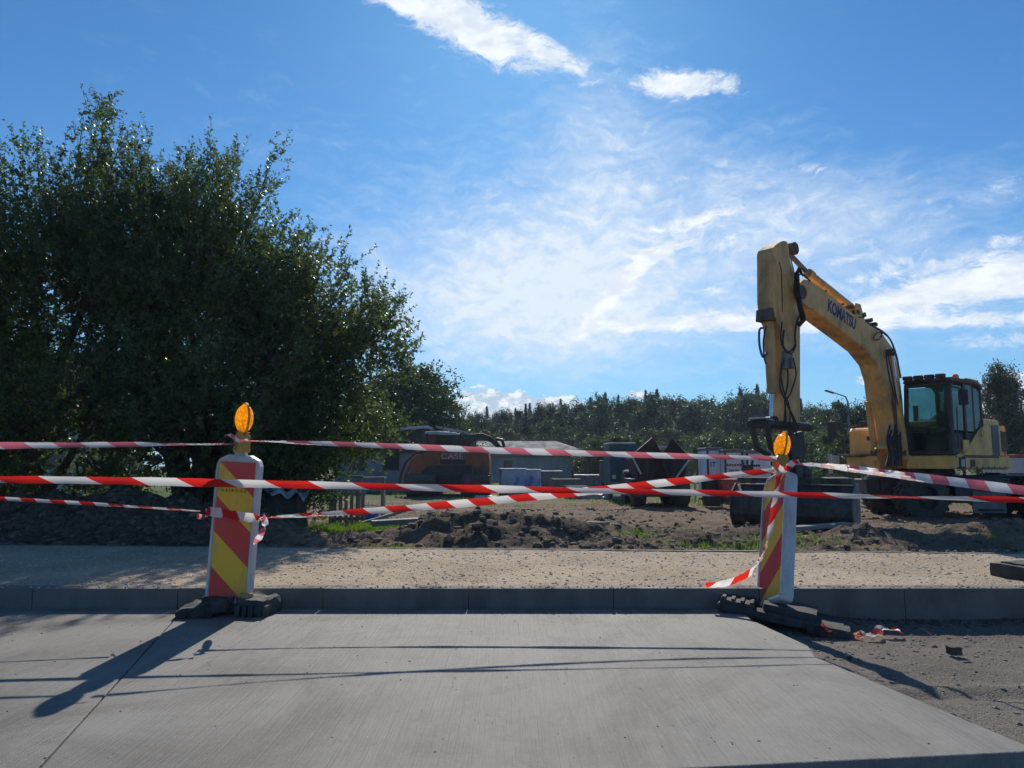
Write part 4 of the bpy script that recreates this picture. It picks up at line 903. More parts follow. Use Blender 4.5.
cb = cabo.build('cab', M_dk, ex, smooth=35)
MB().box((.65, 1.195, 1.62), (.34, .03, .34)).build('door_panel', M_yelb, cb, bevel=.01)
MB().prism([(cx1 - .03, 3.09), (cx1 - .1, 3.17), (-.2, 3.17), (-.52, 3.05), (-.5, 2.98), (-.2, 3.08), (cx1 - .1, 3.08)], XZp, cy0 - .03, cy1 + .03).build('cab_roof', M_rust, ex, bevel=.02)
MB().prism([(.55, 3.172), (.45, 3.20), (-.2, 3.19), (-.5, 3.09), (-.53, 3.05), (-.2, 3.172)], XZp, cy0 + .02, cy1 + .035).build('roof_cover', M_yel, ex, bevel=.01)
MB().box((cx1 + .004, (cy0 + cy1) / 2, 2.47), (.012, .82, .98), Matrix.Rotation(R(-3), 3, 'Y')).build('windscreen', M_gl, cb)
MB().box((cx1 + .004, (cy0 + cy1) / 2, 1.75), (.012, .82, .40)).build('lower_window', mat_glass('smoked glass', (.12, .14, .15), .1), cb)
MB().box((.98, cy1 - .012, 2.5), (.62, .01, 1.0)).build('door_window', M_gl, cb)
MB().box((.27, cy1 - .012, 2.52), (.42, .01, 1.05)).build('rear_side_window', M_gl, cb)
MB().prism([(-.03, 1.98), (-.03, 3.0), (-.2, 3.0), (-.44, 2.9), (-.46, 2.35)], XZp, cy1 - .017, cy1 - .007).build('quarter_window', M_gl, cb)
MB().box((cx0 + .02, .68, 2.62), (.01, .85, .7)).build('rear_window', M_gl, cb)
st_ = MB().box((.25, .68, 1.78), (.52, .5, .16)).box((.0, .68, 2.15), (.14, .5, .7)).box((.0, .68, 2.6), (.1, .28, .22)).tube([(1.05, .7, 1.5), (1.0, .7, 2.05)], .03)
st_.lathe([(.17, -.012), (.19, -.012), (.19, .012), (.17, .012), (.17, -.012)], (.98, .7, 2.08), (-.3, 0, 1), 18); st_.box((.5, .42, 1.95), (.4, .1, .3)).box((.5, .95, 1.95), (.4, .1, .3))
st_.build('seat', M_black, cb, bevel=.02)
for i in range(4):
    l_ = MB().box((cx1 - .02, .30 + i * .235, 3.20), (.12, .19, .09)); wl = l_.build('roof_lamp', M_dk, ex, bevel=.015)
    MB().box((cx1 + .042, .30 + i * .235, 3.20), (.008, .16, .07)).build('lamp_glass', M_rust, wl)
MB().tube([(cx1 - .03, .22, 3.19), (cx1 - .03, 1.1, 3.19)], .015).build('lamp_bar', M_dk, ex)
MB().lathe([(.0001, 0), (.09, 0), (.09, .04), (.075, .05), (.072, .15), (.05, .19), (.0001, .2)], (-.02, .82, 3.16), (0, 0, 1), 16).build('beacon', M_org, ex, smooth=40)
MB().tube([(cx1 - .02, cy1 + .02, 2.95), (cx1 + .0, cy1 + .18, 2.9), (cx1 - .1, cy1 + .22, 2.85)], .015).build('cab_mirror_arm', M_dk, ex)
MB().box((cx1 - .14, cy1 + .22, 2.7), (.05, .2, .34)).build('cab_mirror', M_dk, ex, bevel=.03)
MB().tube([(1.2, cy1 + .05, 1.6), (1.2, cy1 + .07, 2.5)], .013).build('door_rail', M_dk, ex)
# turntable
tt = MB().lathe([(.0001, .98), (.62, .98), (.66, 1.02), (.66, 1.10), (.6, 1.14), (.0001, 1.14)], (0, 0, 0), (0, 0, 1), 30).build('turntable', M_dk, ex, smooth=40)
# boom: near face traced, real thickness
yb0, yb1 = -.36, .06
boom_near = E2([(799, 285), (805, 279), (812, 281), (826, 291), (853, 313), (872, 326), (883, 334), (893, 348), (899, 370), (903, 400), (905, 428), (903, 446), (892, 449), (896, 443), (893, 420), (885, 390), (877, 364), (866, 350), (847, 335), (814, 310), (800, 305)], yb1)
bm_ = MB().prism(boom_near, XZp, yb0, yb1).build('boom', M_yel, ex, bevel=.025)
for px, py in ((887, 352), (868, 372)):
    pass
piv = LP(886, 353, yb1)
MB().tube([(piv[0], yb0 - .16, piv[1]), (piv[0], yb1 + .16, piv[1])], .075, 12).build('boom_pin', M_rust, bm_, smooth=40)
MB().tube([(piv[0], yb0 - .02, piv[1]), (piv[0], yb1 + .02, piv[1])], .13, 14).build('pin_boss', M_yel, bm_, smooth=40)
# writing on the boom
p0, p1 = LP(830, 304.5, yb1), LP(857, 324, yb1)
a_t = math.atan2(p1[1] - p0[1], -(p1[0] - p0[0]))
ctr = LP(842, 315.5, yb1)
Mx = Matrix.Translation((ctr[0], yb1 + .003, ctr[1])) @ Matrix(((-1, 0, 0, 0), (0, 0, 1, 0), (0, 1, 0, 0), (0, 0, 0, 1))) @ Matrix.Rotation(a_t, 4, 'Z')
txt('KOMATSU', .36, Mx, M_blue, bm_, world=False, ext=.002, xs=.72, bold=.012)
# foot cylinders
foot = LP(905, 446, .3)
for s_, yy in ((1, yb1 + .12), (-1, yb0 - .12)):
    f_ = Vector((1.42, yy, 1.50)); h_ = Vector((piv[0], yy, piv[1])); m_ = f_.lerp(h_, .52)
    cy = MB().tube([f_, m_], .085, 14).tube([m_ - (h_ - f_).normalized() * .05, m_ + (h_ - f_).normalized() * .03], .10, 14).build('boom_cylinder', M_yel, ex, smooth=40)
    MB().tube([m_, h_], .045, 12).build('cylinder_rod', M_chr, cy, smooth=40)
    MB().tube([h_ - Vector((0, .07, 0)), h_ + Vector((0, .07, 0))], .085, 12).build('cylinder_eye', M_rust, cy, smooth=40)
    MB().tube([f_ - Vector((0, .07, 0)), f_ + Vector((0, .07, 0))], .10, 12).build('cylinder_eye', M_rust, cy, smooth=40)
    MB().box((1.32, yy, 1.42), (.35, .16, .2)).build('cylinder_bracket', M_yel, ex, bevel=.02)
# arm cylinder on top of the boom
ym = (yb0 + yb1) / 2
q0, q1, q2 = LP(786, 250.5, ym), LP(808, 273.5, ym), LP(853, 309, ym)
ac = MB().tube([(q1[0], ym, q1[1]), (q2[0], ym, q2[1])], .088, 16).tube([(q1[0], ym, q1[1]), (q1[0] * .93 + q2[0] * .07, ym, q1[1] * .93 + q2[1] * .07)], .108, 16).build('arm_cylinder', M_yel, ex, smooth=40)
MB().tube([(q0[0], ym, q0[1]), (q1[0], ym, q1[1])], .052, 12).build('cylinder_rod', M_chr if False else M_dust, ac, smooth=40)
MB().prism([(q2[0] + .16, q2[1] - .26), (q2[0] + .1, q2[1] + .1), (q2[0] - .1, q2[1] + .1), (q2[0] - .35, q2[1] - .42)], XZp, ym - .13, ym - .10).prism([(q2[0] + .16, q2[1] - .26), (q2[0] + .1, q2[1] + .1), (q2[0] - .1, q2[1] + .1), (q2[0] - .35, q2[1] - .42)], XZp, ym + .10, ym + .13).build('cylinder_bracket', M_yel, ex)
# arm
ya0, ya1 = -.33, .03
arm_near = E2([(773, 251), (774, 247.5), (777, 244.5), (780, 242.3), (784, 240.6), (787, 241), (788.5, 244), (789, 248), (790, 258), (794, 273), (799, 290), (800.5, 305), (800.5, 335), (800.5, 424), (786, 426), (785, 360), (783, 332), (775, 316), (773.5, 300)], ya1)
arm = MB().prism(arm_near, XZp, ya0, ya1).build('arm', M_yel, ex, bevel=.02)
MB().tube([(q0[0], ya0 - .03, q0[1]), (q0[0], ya1 + .03, q0[1])], .13, 14).build('arm_pin', M_rust, arm, smooth=40)
pv = LP(797, 293, ya1); MB().tube([(pv[0] + .0, ya0 - .13, pv[1]), (pv[0], ya1 + .13, pv[1])], .14, 14).build('elbow_pin', M_rust, arm, smooth=40)
# plates of the boom fork beside the elbow
MB().prism([(pv[0] + .14, pv[1] + .16), (pv[0] - .75, pv[1] + .12), (pv[0] - .75, pv[1] - .38), (pv[0] + .12, pv[1] - .16)], XZp, ya1 + .05, ya1 + .09).build('fork_plate', M_yel, bm_, bevel=.01)
# weld line on the arm
MB().tube([tuple(Vector((LP(a, b, ya1)[0], ya1 + .004, LP(a, b, ya1)[1]))) for a, b in ((779, 262), (781, 270), (782, 300), (782, 312))], .012, 6).build('weld_seam', M_rust, arm)
# bucket cylinder in front of the arm
b0, b1, b2, b3 = LP(768, 316, ym), LP(772, 330, ym), LP(772.5, 390, ym), LP(771.5, 421, ym)
MB().prism([(b0[0] + .20, b0[1] - .12), (b0[0] + .16, b0[1] + .12), (b0[0] - .3, b0[1] + .16), (b0[0] - .3, b0[1] - .12)], XZp, ym - .16, ym + .16).build('bucket_cylinder_bracket', M_rust, ex, bevel=.02)
bc = MB().tube([(b0[0], ym, b0[1]), (b2[0], ym, b2[1])], .105, 16).tube([(b2[0], ym, b2[1] + .03), (b2[0], ym, b2[1] - .06)], .118, 16).build('bucket_cylinder', M_yel, ex, smooth=40)
MB().tube([(b2[0], ym, b2[1]), (b3[0], ym, b3[1])], .04, 12).build('cylinder_rod', M_chr, bc, smooth=40)
MB().tube([(b0[0], ym - .17, b0[1]), (b0[0], ym + .17, b0[1])], .09, 12).build('cylinder_pin', M_rust, bc, smooth=40)
# linkage and coupler
l0, l1, l2, l3 = LP(759, 423.5, ym), LP(800, 424, ym), LP(789, 437, ym), LP(776, 455, ym)
lk = MB()
for yy in (ym - .15, ym + .15):
    lk.tube([(l0[0] + .05, yy, l0[1]), (l1[0] - .1, yy, l1[1] - .06)], .07, 10)
    lk.tube([(l0[0], yy, l0[1]), (l0[0] - .12, yy, l0[1] - .45), (l3[0] + .0, yy, l3[1])], .055, 10)
lk.tube([(l0[0], ym - .2, l0[1]), (l0[0], ym + .2, l0[1])], .075, 12).tube([(b3[0], ym - .1, b3[1]), (b3[0], ym + .1, b3[1])], .09, 12).tube([(l1[0] - .05, ym - .22, l1[1] - .08), (l1[0] - .05, ym + .22, l1[1] - .08)], .07, 12)
lk.build('linkage', M_dk, ex, smooth=40)
MB().box((l0[0] - .05, ym, l0[1] + .08), (.26, .36, .025), Matrix.Rotation(R(-8), 3, 'Y')).build('linkage_guard', M_wht, ex, bevel=.008)
cp0 = LP(790, 440, ym)
cpl = MB().prism([(cp0[0] + .20, cp0[1] + .10), (cp0[0] - .24, cp0[1] + .18), (cp0[0] - .30, cp0[1] - .2), (cp0[0] - .16, cp0[1] - .55), (cp0[0] + .18, cp0[1] - .55), (cp0[0] + .24, cp0[1] - .2)], XZp, ym - .16, ym + .16)
cpl.lathe([(.0001, -.1), (.36, -.1), (.38, -.04), (.38, .06), (.3, .12), (.0001, .12)], (cp0[0], ym, cp0[1] - .62), (0, 0, 1), 24)
cpl.box((cp0[0], ym, cp0[1] - .82), (.62, .5, .22))
coupler = cpl.build('coupler', M_dk, ex, bevel=.015)
# hoses on arm and boom
def hose(pts, yl, r=.016, m=M_hose, par=ex, dy=None, name='hose'):
    pts = [LP(a, b, yl) for a, b in pts]; pts = [Vector((p[0], yl + (dy[i] if dy else 0), p[1])) for i, p in enumerate(pts)]
    pp = [pts[0]] + pts + [pts[-1]]; C = []
    for i in range(len(pts) - 1):
        for q in range(6):
            t = q / 6; p0, p1, p2, p3 = pp[i:i + 4]; C.append(.5 * ((2 * p1) + (p2 - p0) * t + (2 * p0 - 5 * p1 + 4 * p2 - p3) * t * t + (3 * p1 - p0 - 3 * p2 + p3) * t ** 3))
    C.append(pts[-1]); return MB().tube(C, r, 6).build(name, m, par, smooth=50)
yh = ya1 + .05
hose([(784, 330), (783, 345), (789, 352), (795, 345), (795, 334), (797, 322), (800, 314)], yh, .018)
hose([(782, 322), (781, 340), (785, 350), (792, 353), (796, 345)], yh + .03, .014)
for k, pts in enumerate(([(784, 360), (781, 375), (784, 392), (789, 405), (790, 422), (788, 436)], [(786, 358), (788, 380), (785, 400), (786, 420), (784, 435)], [(793, 358), (796, 374), (791, 392), (786, 402), (784, 425)], [(782, 362), (780, 385), (786, 402), (793, 416), (798, 428)], [(788, 402), (793, 420), (797, 436)])):
    hose(pts, yh + .012 * k, .014 + .003 * (k % 2))
MB().box((LP(788, 355, yh)[0], yh - .02, LP(788, 355, yh)[1]), (.3, .07, .12)).box((LP(786, 363, yh)[0], yh - .02, LP(786, 363, yh)[1]), (.12, .09, .22)).box((LP(792, 363, yh)[0], yh - .02, LP(792, 363, yh)[1]), (.12, .09, .2)).build('valve_block', M_dust, ex, bevel=.01)
for k in range(5):
    hose([(799 + k, 270 + k * 1.5), (796 + k * .6, 272 - k), (795 + k, 284), (798 + k * .9, 305), (801 + k, 318), (800 + k * .8, 326 - k), (797, 322)], yb1 + .06 + .03 * k, .02)
hose([(790, 256), (794, 272), (797, 285)], yb1 + .06, .012, M_dust)
hose([(806, 272), (800, 268), (797, 274), (798, 290)], yb1 + .08, .016)
hose([(810, 281), (802, 274), (797, 280), (799, 300)], yb1 + .1, .016)
hose([(763, 328), (759.5, 330), (759.5, 345), (763, 357), (767, 352)], ym, .022, M_bhose)
hose([(766, 326), (763.5, 340), (764, 356), (766, 364)], ym + .03, .015)
for k in range(3):
    hose([(854, 311 + k), (866, 322 + k), (882, 331 + k * .6), (891, 341), (897, 358 + k), (900 + k * .4, 378)], ym + .05 * k, .020)
hose([(873, 338), (876, 334), (880, 332), (882, 335), (878, 340), (874, 339)], yb1 + .05, .014)
hose([(886, 353), (889, 375), (895, 400), (897, 430)], yb1 + .3, .014); hose([(888, 355), (893, 380), (898, 405)], yb1 + .28, .012)
for k in range(7):
    hose([(890 + k * 1.8, 425 + (k % 3) * 5), (887 + k * 2.2, 440), (889 + k * 2, 452 + (k % 2) * 4), (886 + k * 2.6, 466)], yb1 + .12 + .05 * (k % 3), .022, par=ex)
c_ = MB()
for px, py, s in ((852, 313, .1), (858, 316, .14), (865, 321, .12), (870, 325, .1), (846, 308, .09)):
    z = LP(px, py, ym); c_.box((z[0], ym + .05, z[1]), (s, .22, s * .7), Matrix.Rotation(R(rnd.uniform(-30, 30)), 3, 'Y'))
c_.build('hose_clamps', M_stl, bm_, bevel=.01)
# bucket (wide ditch-cleaning bucket standing on the soil), built in the world then handed to the machine
q = P(793, 510, 14.6); bcx, bcy = q.x, 14.55; bz0 = H(bcx, bcy) - .02
BR = Matrix.Translation((bcx, bcy, bz0)) @ Matrix.Rotation(R(-32), 4, 'Z')
Wb = 1.06
shell = [(.30, .80), (.02, .80), (-.22, .66), (-.36, .44), (-.36, .24), (-.24, .07), (-.04, .0), (.30, .0), (.30, .03), (-.02, .035), (-.20, .10), (-.32, .26), (-.32, .42), (-.19, .62), (.03, .765), (.30, .765)]
YZb = lambda a, b, d: BR @ Vector((d, a, b))
bk = MB().prism(shell, YZb, -Wb, Wb).build('bucket', M_stl, ex, world=True, bevel=.01)
endp = [(.32, .82), (.0, .82), (-.25, .68), (-.40, .45), (-.40, .22), (-.27, .04), (-.05, -.02), (.34, -.02), (.42, .3), (.40, .6)]
for s_ in (-1, 1): MB().prism(endp, YZb, s_ * (Wb + .002), s_ * (Wb + .032)).build('end_plate', M_dust if s_ > 0 else M_stl, bk, world=True, bevel=.006)
tb = MB()
tb.add([BR @ Vector(v) for v in MB().box((0, .06, .88), (Wb * 1.94, .24, .10)).v], [(0, 2, 3, 1), (4, 5, 7, 6), (0, 1, 5, 4), (2, 6, 7, 3), (0, 4, 6, 2), (1, 3, 7, 5)])
tb.build('top_beam', M_stl, bk, world=True, bevel=.012)
tb = MB()
for x_ in (-.28, .12):
    tb.prism([(.28, .93), (-.18, .93), (-.12, 1.22), (.0, 1.34), (.14, 1.30), (.24, 1.1)], YZb, x_ - .02, x_ + .02)
tb.tube([BR @ Vector((-.4, .06, 1.2)), BR @ Vector((.22, .06, 1.2))], .05, 10)
tb.build('bucket_ears', M_stl, bk, world=True)
# chassis
CR = Matrix.Translation((EO.x + .7, EO.y - .2, GZ)) @ Matrix.Rotation(R(176), 4, 'Z')
def CB(c, s, name, m, bev=.02, par=ex):
    mb = MB(); mb.add([CR @ Vector(v) for v in MB().box(c, s).v], [(0, 2, 3, 1), (4, 5, 7, 6), (0, 1, 5, 4), (2, 6, 7, 3), (0, 4, 6, 2), (1, 3, 7, 5)]); return mb.build(name, m, par, world=True, bevel=bev)
ch = CB((0, 0, .78), (3.9, .9, .42), 'chassis', M_dk, .04)
for x_ in (-1.3, 1.3):
    CB((x_, 0, .52), (.3, 1.5, .26), 'axle', M_dk, .04)
def wheel(c, sgn):
    mb = MB(); prof_w = [(.27, -.13), (.44, -.135), (.5, -.1), (.515, 0), (.5, .1), (.44, .135), (.27, .13)]
    ax = (CR.to_3x3() @ Vector((0, 1, 0))); cw_ = CR @ Vector(c)
    mb.lathe(prof_w, cw_, ax, 36)
    z = Vector((0, 0, 1)); xx = ax.cross(z).normalized()
    for k in range(22):
        a = 2 * PI * k / 22; rd = xx * math.cos(a) + z * math.sin(a); tg = ax.cross(rd)
        for s in (-1, 1):
            M3 = Matrix((rd, tg, ax)).transposed() @ Matrix.Rotation(R(24 * s), 3, 'X')
            mb.box(cw_ + rd * .52 + ax * s * .065 + tg * (.05 * s), (.035, .05, .12), M3)
    ww = mb.build('wheel', M_tyre, ex, world=True, smooth=35)
    MB().lathe([(.0001, .02 * sgn), (.10, .02 * sgn), (.12, .08 * sgn), (.14, .03 * sgn), (.24, .0), (.28, .10 * sgn), (.28, .125 * sgn), (.265, .128 * sgn)], cw_, ax, 24).build('rim', M_dk, ww, world=True, smooth=35)
for x_ in (-1.3, 1.3):
    for s in (-1, 1):
        for d in (0, .30): wheel((x_, s * (.82 + d), .50), s)
# near side of the chassis (local +y points to the camera side after the half turn)
CB((.05, 1.02, .66), (1.2, .34, .55), 'fuel_step_box', M_dk, .04)
CB((-.05, 1.2, .42), (.7, .06, .5), 'ladder_plate', M_dust, .01)
for k in range(3): CB((-.05, 1.26, .25 + k * .22), (.5, .12, .03), 'step', M_stl, .005)
CB((-2.1, 0, .62), (.12, 2.2, .5), 'rear_blade', M_dk, .02); CB((2.12, 0, .75), (.3, .8, .3), 'tow_plate', M_dk, .02)
CB((-1.3, 1.0, 1.03), (1.1, .62, .03), 'mudguard', M_dk, .01); CB((1.3, 1.0, 1.03), (1.1, .62, .03), 'mudguard', M_dk, .01)
CB((-.95, 1.16, .80), (.16, .03, .7), 'marker_plate', M_dust, .01)

# small fittings: bolts, warning plates, lifting eyes, dirt line
fb = MB()
for k in range(9): fb.lathe([(.0001, 0), (.022, 0), (.022, .014), (.0001, .014)], (1.2 - k * .36, 1.2 + .002, 1.175), (0, 1, 0), 8)
fb.build('bolt_row', M_rust, dk)
MB().box((-.3, 1.239, 1.95), (.20, .006, .13)).build('warning_plate', mat('yellow black plate', (.75, .55, .05), .5, 0, .5, 30, (.03, .03, .03), .9, 22), ex)
for t_ in (.22, .5, .8):
    z = (boom_near[2][0] * (1 - t_) + boom_near[5][0] * t_, boom_near[2][1] * (1 - t_) + boom_near[5][1] * t_)
    MB().box((z[0], (yb0 + yb1) / 2, z[1] + .01), (.05, yb1 - yb0 + .02, .03)).build('hose_bridge', M_dk, bm_)
# ------------------------------------------------------------------ things across the site
M_cab = mat('cabin white', (.82, .83, .84), .5, 0, .05, 2, (.5, .48, .45), .5, 2)
M_slate = mat('grey slate roof', (.34, .325, .30), .85, 0, .15, 2, (.13, .12, .10), .5, 1.2, .5, 12)
M_wall = mat('pale grey wall', (.42, .41, .40), .85, 0, .12, 1.5, (.15, .15, .15), .5, 1.2, .3, 20)
M_wallb = mat('blue grey cladding', (.25, .28, .33), .7, 0, .15, 1.5, (.08, .08, .09), .5, 1.5, .3, 20)
M_tin = mat('pale tin roof', (.50, .52, .54), .5, .0, .1, 2, (.3, .29, .27), .5, 2, .2, 20)
M_dwood = mat('dark timber', (.055, .045, .04), .85, 0, .3, 5, (.12, .10, .08), .5, 3, .5, 30)
M_gwood = mat('grey weathered timber', (.24, .23, .20), .85, 0, .25, 5, (.12, .11, .09), .5, 6, .6, 60)
M_orr = mat('rusty orange paint', (.36, .10, .035), .55, 0, .2, 4, (.10, .06, .045), .6, 3, .2, 40)
M_tile = mat('red roof tiles', (.38, .14, .09), .8, 0, .25, 5, (.2, .12, .09), .4, 3, .5, 20)
M_plast = mat('cream render', (.42, .38, .31), .85, 0, .1, 2)
M_pav = mat('grey paving blocks', (.22, .215, .205), .85, 0, .2, 6, (.13, .12, .11), .5, 4, .4, 30)
M_teal = mat('dark teal paint', (.02, .075, .085), .5, 0, .3, 5, (.08, .08, .08), .4, 4)
M_bluep = mat('blue plastic', (.02, .11, .42), .4, 0, .15, 5)
M_win = mat('dark window glass', (.03, .035, .045), .12, 0, .2, 4)
def mat_film():
    m, t, out = newmat('blue printed film'); co = obj_co(t); n = t.noise(co, 1.6, 5, .6, .6)
    c = t.mix(t.ramp(n, .46, .58), (.42, .48, .56), (.10, .24, .62)); c = t.mix(t.math('MULTIPLY', t.ramp(t.noise(co, 5, 4, .6), .55, .7), .5), c, (.7, .73, .75))
    pbr(t, out, c, .3, 0, bump(t, t.noise(t.mapping(co, (1, 1, .3)), 9, 4, .6), .6, .03)); return m
M_film = mat_film()
def gY(py, z=GZ): return G(512, py, z).y
def BOX(mb, x0, x1, y0, y1, z0, z1): return mb.box(((x0 + x1) / 2, (y0 + y1) / 2, (z0 + z1) / 2), (abs(x1 - x0), abs(y1 - y0), abs(z1 - z0)))
# long grey shed
Y = 58.0; a, b = P(490, 441, Y), P(556, 441, Y); e0, e1 = P(478, 452, Y - 3), P(594, 454, Y - 3)
sh = thing('long_shed', 'long low grey shed with pale slate roof before the far wood', 'shed', (a.x, Y, GZ))
zr, ze = a.z, P(512, 454, Y - 3).z
x0, x1 = P(430, 450, Y).x, e1.x
mb = MB(); xr = b.x
mb.add([(x0, Y - 3.1, ze), (x1 + .1, Y - 3.1, ze), (xr, Y, zr), (x0, Y, zr), (x1 + .1, Y + 3.1, ze), (x0, Y + 3.1, ze), (x0, Y - 3.1, ze - .12), (x1 + .1, Y - 3.1, ze - .12), (x1 + .1, Y + 3.1, ze - .12), (x0, Y + 3.1, ze - .12)],
       [(0, 1, 2, 3), (1, 4, 2), (3, 2, 4, 5), (0, 3, 5), (0, 6, 7, 1), (1, 7, 8, 4), (4, 8, 9, 5), (5, 9, 6, 0), (6, 9, 8, 7)]); mb.build('roof', M_slate, sh, world=True)
wl = BOX(MB(), x0 + .2, x1 - .3, Y - 2.7, Y + 2.7, GZ - .3, ze - .125).build('wall', M_wall, sh, world=True)
for k in range(1):
    xx = P(508 + k * 21, 466, Y - 2.7).x; mb = MB()
    BOX(mb, xx - .3, xx + .3, Y - 2.74, Y - 2.71, ze - 1.15, ze - .45); w_ = mb.build('window', M_win, wl, world=True)
    BOX(MB(), xx - .36, xx + .36, Y - 2.78, Y - 2.72, ze - 1.22, ze - 1.155).build('sill', M_tin, w_, world=True)
BOX(MB(), P(569, 466, Y).x, P(578, 466, Y).x, Y - 2.75, Y - 2.71, GZ, ze - .4).build('door', M_dwood, wl, world=True)
# dark roofs at left centre
def hut(name, label, pxl, pxr, ytop, yeave, Yd, depth, roofm, wallm, slope_r=0, cat='shed'):
    l, r_ = P(pxl, ytop, Yd), P(pxr, yeave, Yd); root = thing(name, label, cat, (l.x, Yd, GZ)); zt, zb = l.z, r_.z
    mb = MB(); mb.prism([(l.x, zt), (r_.x, zb), (r_.x, zb - .14), (l.x, zt - .14)], lambda p, q, d: Vector((p, d, q)), Yd - .25, Yd + depth); mb.build('roof', roofm, root, world=True)
    mb = MB(); mb.prism([(l.x + .25, zt - .15), (r_.x - .25, zb - .15), (r_.x - .25, GZ - .2), (l.x + .25, GZ - .2)], lambda p, q, d: Vector((p, d, q)), Yd, Yd + depth - .3); w_ = mb.build('wall', wallm, root, world=True)
    for k in range(2):
        xx = l.x + (r_.x - l.x) * (.3 + .4 * k); BOX(MB(), xx - .35, xx + .35, Yd - .03, Yd - .005, GZ + 1.0, GZ + 1.75).build('window', M_win, w_, world=True)
    return root
h1 = hut('garden_shed', 'dark shed with thin pale roof edge left of the orange machine cab', 383, 428, 428.5, 425.5, 37, 4, M_tin, M_dwood)
h2 = hut('lean_to_shed', 'dark shed with pale roof edge sloping down to the right behind the orange machine', 436, 478, 425.5, 434, 40, 4, M_tin, M_dwood)
h3 = hut('garage', 'long low blue grey garage wall behind the picket panel', 330, 418, 449, 449, 34, 5, M_dwood, M_wallb, cat='garage')
# house with a red roof behind the left tree
Y = 30; l, r_ = P(-60, 335, Y), P(75, 385, Y); hs = thing('house', 'cream house with red tiled roof glimpsed through the left tree', 'house', (l.x, Y, GZ))
mb = MB(); mb.add([(l.x - 2, Y, 3.2), (r_.x, Y, 3.2), (r_.x - .2, Y + 3.5, 5.9), (l.x - 2, Y + 3.5, 5.9), (r_.x, Y + 7, 3.2), (l.x - 2, Y + 7, 3.2)], [(0, 1, 2, 3), (3, 2, 4, 5), (1, 4, 2), (0, 3, 5), (0, 5, 4, 1)]); rf = mb.build('roof', M_tile, hs, world=True)
BOX(MB(), l.x + 1, l.x + 1.7, Y + 3, Y + 3.7, 5.2, 6.6).build('chimney', M_tile, rf, world=True)
wl = BOX(MB(), l.x - 1.6, r_.x - .4, Y + .4, Y + 6.6, GZ - .2, 3.19).build('wall', M_plast, hs, world=True)
for k in range(4):
    xx = l.x - .6 + k * 1.7; f_ = BOX(MB(), xx - .5, xx + .5, Y + .36, Y + .39, .8, 2.2).build('window', M_win, wl, world=True); BOX(MB(), xx - .58, xx + .58, Y + .3, Y + .37, .7, .79).build('sill', M_wht, f_, world=True)
# overhead cable down to the dark shed
def cable(a, b, sag, label):
    pts = [a.lerp(b, t) - Vector((0, 0, sag * 4 * t * (1 - t))) for t in np.linspace(0, 1, 14)]; o = MB().tube([p - a for p in pts], .022, 5).build('overhead_cable', M_dk); o.location = a; tag(o, label, 'cable', 'overhead cables to the dark shed')
cable(P(372, 400, 36), P(430, 427, 38), .15, 'upper overhead cable slanting down to the dark shed'); cable(P(366, 412, 36), P(419, 427, 38), .1, 'lower overhead cable slanting down to the dark shed')
# orange tracked excavator with CASE on its tail
OY = 30.0
oc = P(440, 470, OY); og = H(oc.x, OY); om = thing('tracked_excavator', 'rusty orange tracked excavator seen from behind with dark grille and small cab', 'excavator', (oc.x, OY, og))
def op(px, py, d=0): return P(px, py, OY + d)
def oprism(lst, d0, d1, name, m, par=om, bev=.03):
    return MB().prism([(P(a, b, OY + d0).x, P(a, b, OY + d0).z) for a, b in lst], lambda p, q, d: Vector((p, d, q)), OY + d0, OY + d1).build(name, m, par, world=True, bevel=bev)
tail = oprism([(411, 489), (408, 478), (412, 462), (420, 454), (436, 450.5), (488, 450.5), (489.5, 460), (489.5, 490)], 0, 2.4, 'rear_body', M_orr)
oprism([(420, 489), (421, 471), (428, 466), (443, 465), (472, 465.5), (472, 489)], -.03, -.001, 'grille', M_dk, tail, .0)
for k in range(6): oprism([(424, 471 + k * 3), (470, 470.5 + k * 3), (470, 471.3 + k * 3), (424, 471.8 + k * 3)], -.045, -.031, 'louvre', M_rust, tail, 0)
oprism([(474, 467), (487.5, 467.5), (487.5, 488), (474, 488)], -.02, -.001, 'side_door', M_rust, tail, 0)
p_ = op(452, 456.5, -.03)
txt('CASE', .30, Matrix.Translation((p_.x, OY - .012, p_.z)) @ Matrix.Rotation(R(90), 4, 'X'), M_wht, tail, ext=.004, xs=1.25)
oprism([(440, 459.5), (466, 459.5), (465, 464.5), (441, 464.5)], -.02, -.001, 'dark_band', M_dk, tail, 0)
# curved guard rail at its left
MB().tube([op(399, 486, .3), op(401, 474, .3), op(406, 462, .3), op(414, 454, .3), op(424, 450, .3)], .05, 8).build('guard_rail', M_dk, om, world=True, smooth=40)
MB().tube([op(404, 487, .1), op(406, 474, .1), op(411, 462, .1), op(418, 455, .1)], .06, 8).build('inner_rail', M_orr, om, world=True, smooth=40)
cabp = MB()
for a_ in (426.5, 436, 462.5):
    for d in (.5, 1.9): cabp.tube([op(a_, 450.5, d), op(a_ + (.3 if a_ < 440 else -1.2), 434, d)], .05, 6)
cabp.prism([(op(425, 451, .5).x, op(425, 451, .5).z), (op(463, 451, .5).x, op(463, 451, .5).z), (op(463, 447, .5).x, op(463, 447, .5).z), (op(425, 447, .5).x, op(425, 447, .5).z)], lambda p, q, d: Vector((p, d, q)), OY + .45, OY + 1.95)
ocb = cabp.build('cab', M_dk, om, world=True)
oprism([(424.5, 434), (425, 431.5), (438, 431), (455, 432.5), (460, 433.8), (460, 435)], .4, 2.0, 'cab_roof', M_tin, om, .02)
oprism([(437, 450), (437.5, 435), (460, 435), (461.5, 450)], .52, .53, 'rear_window', mat_glass('cab glass', (.4, .6, .6), .1), ocb, 0)
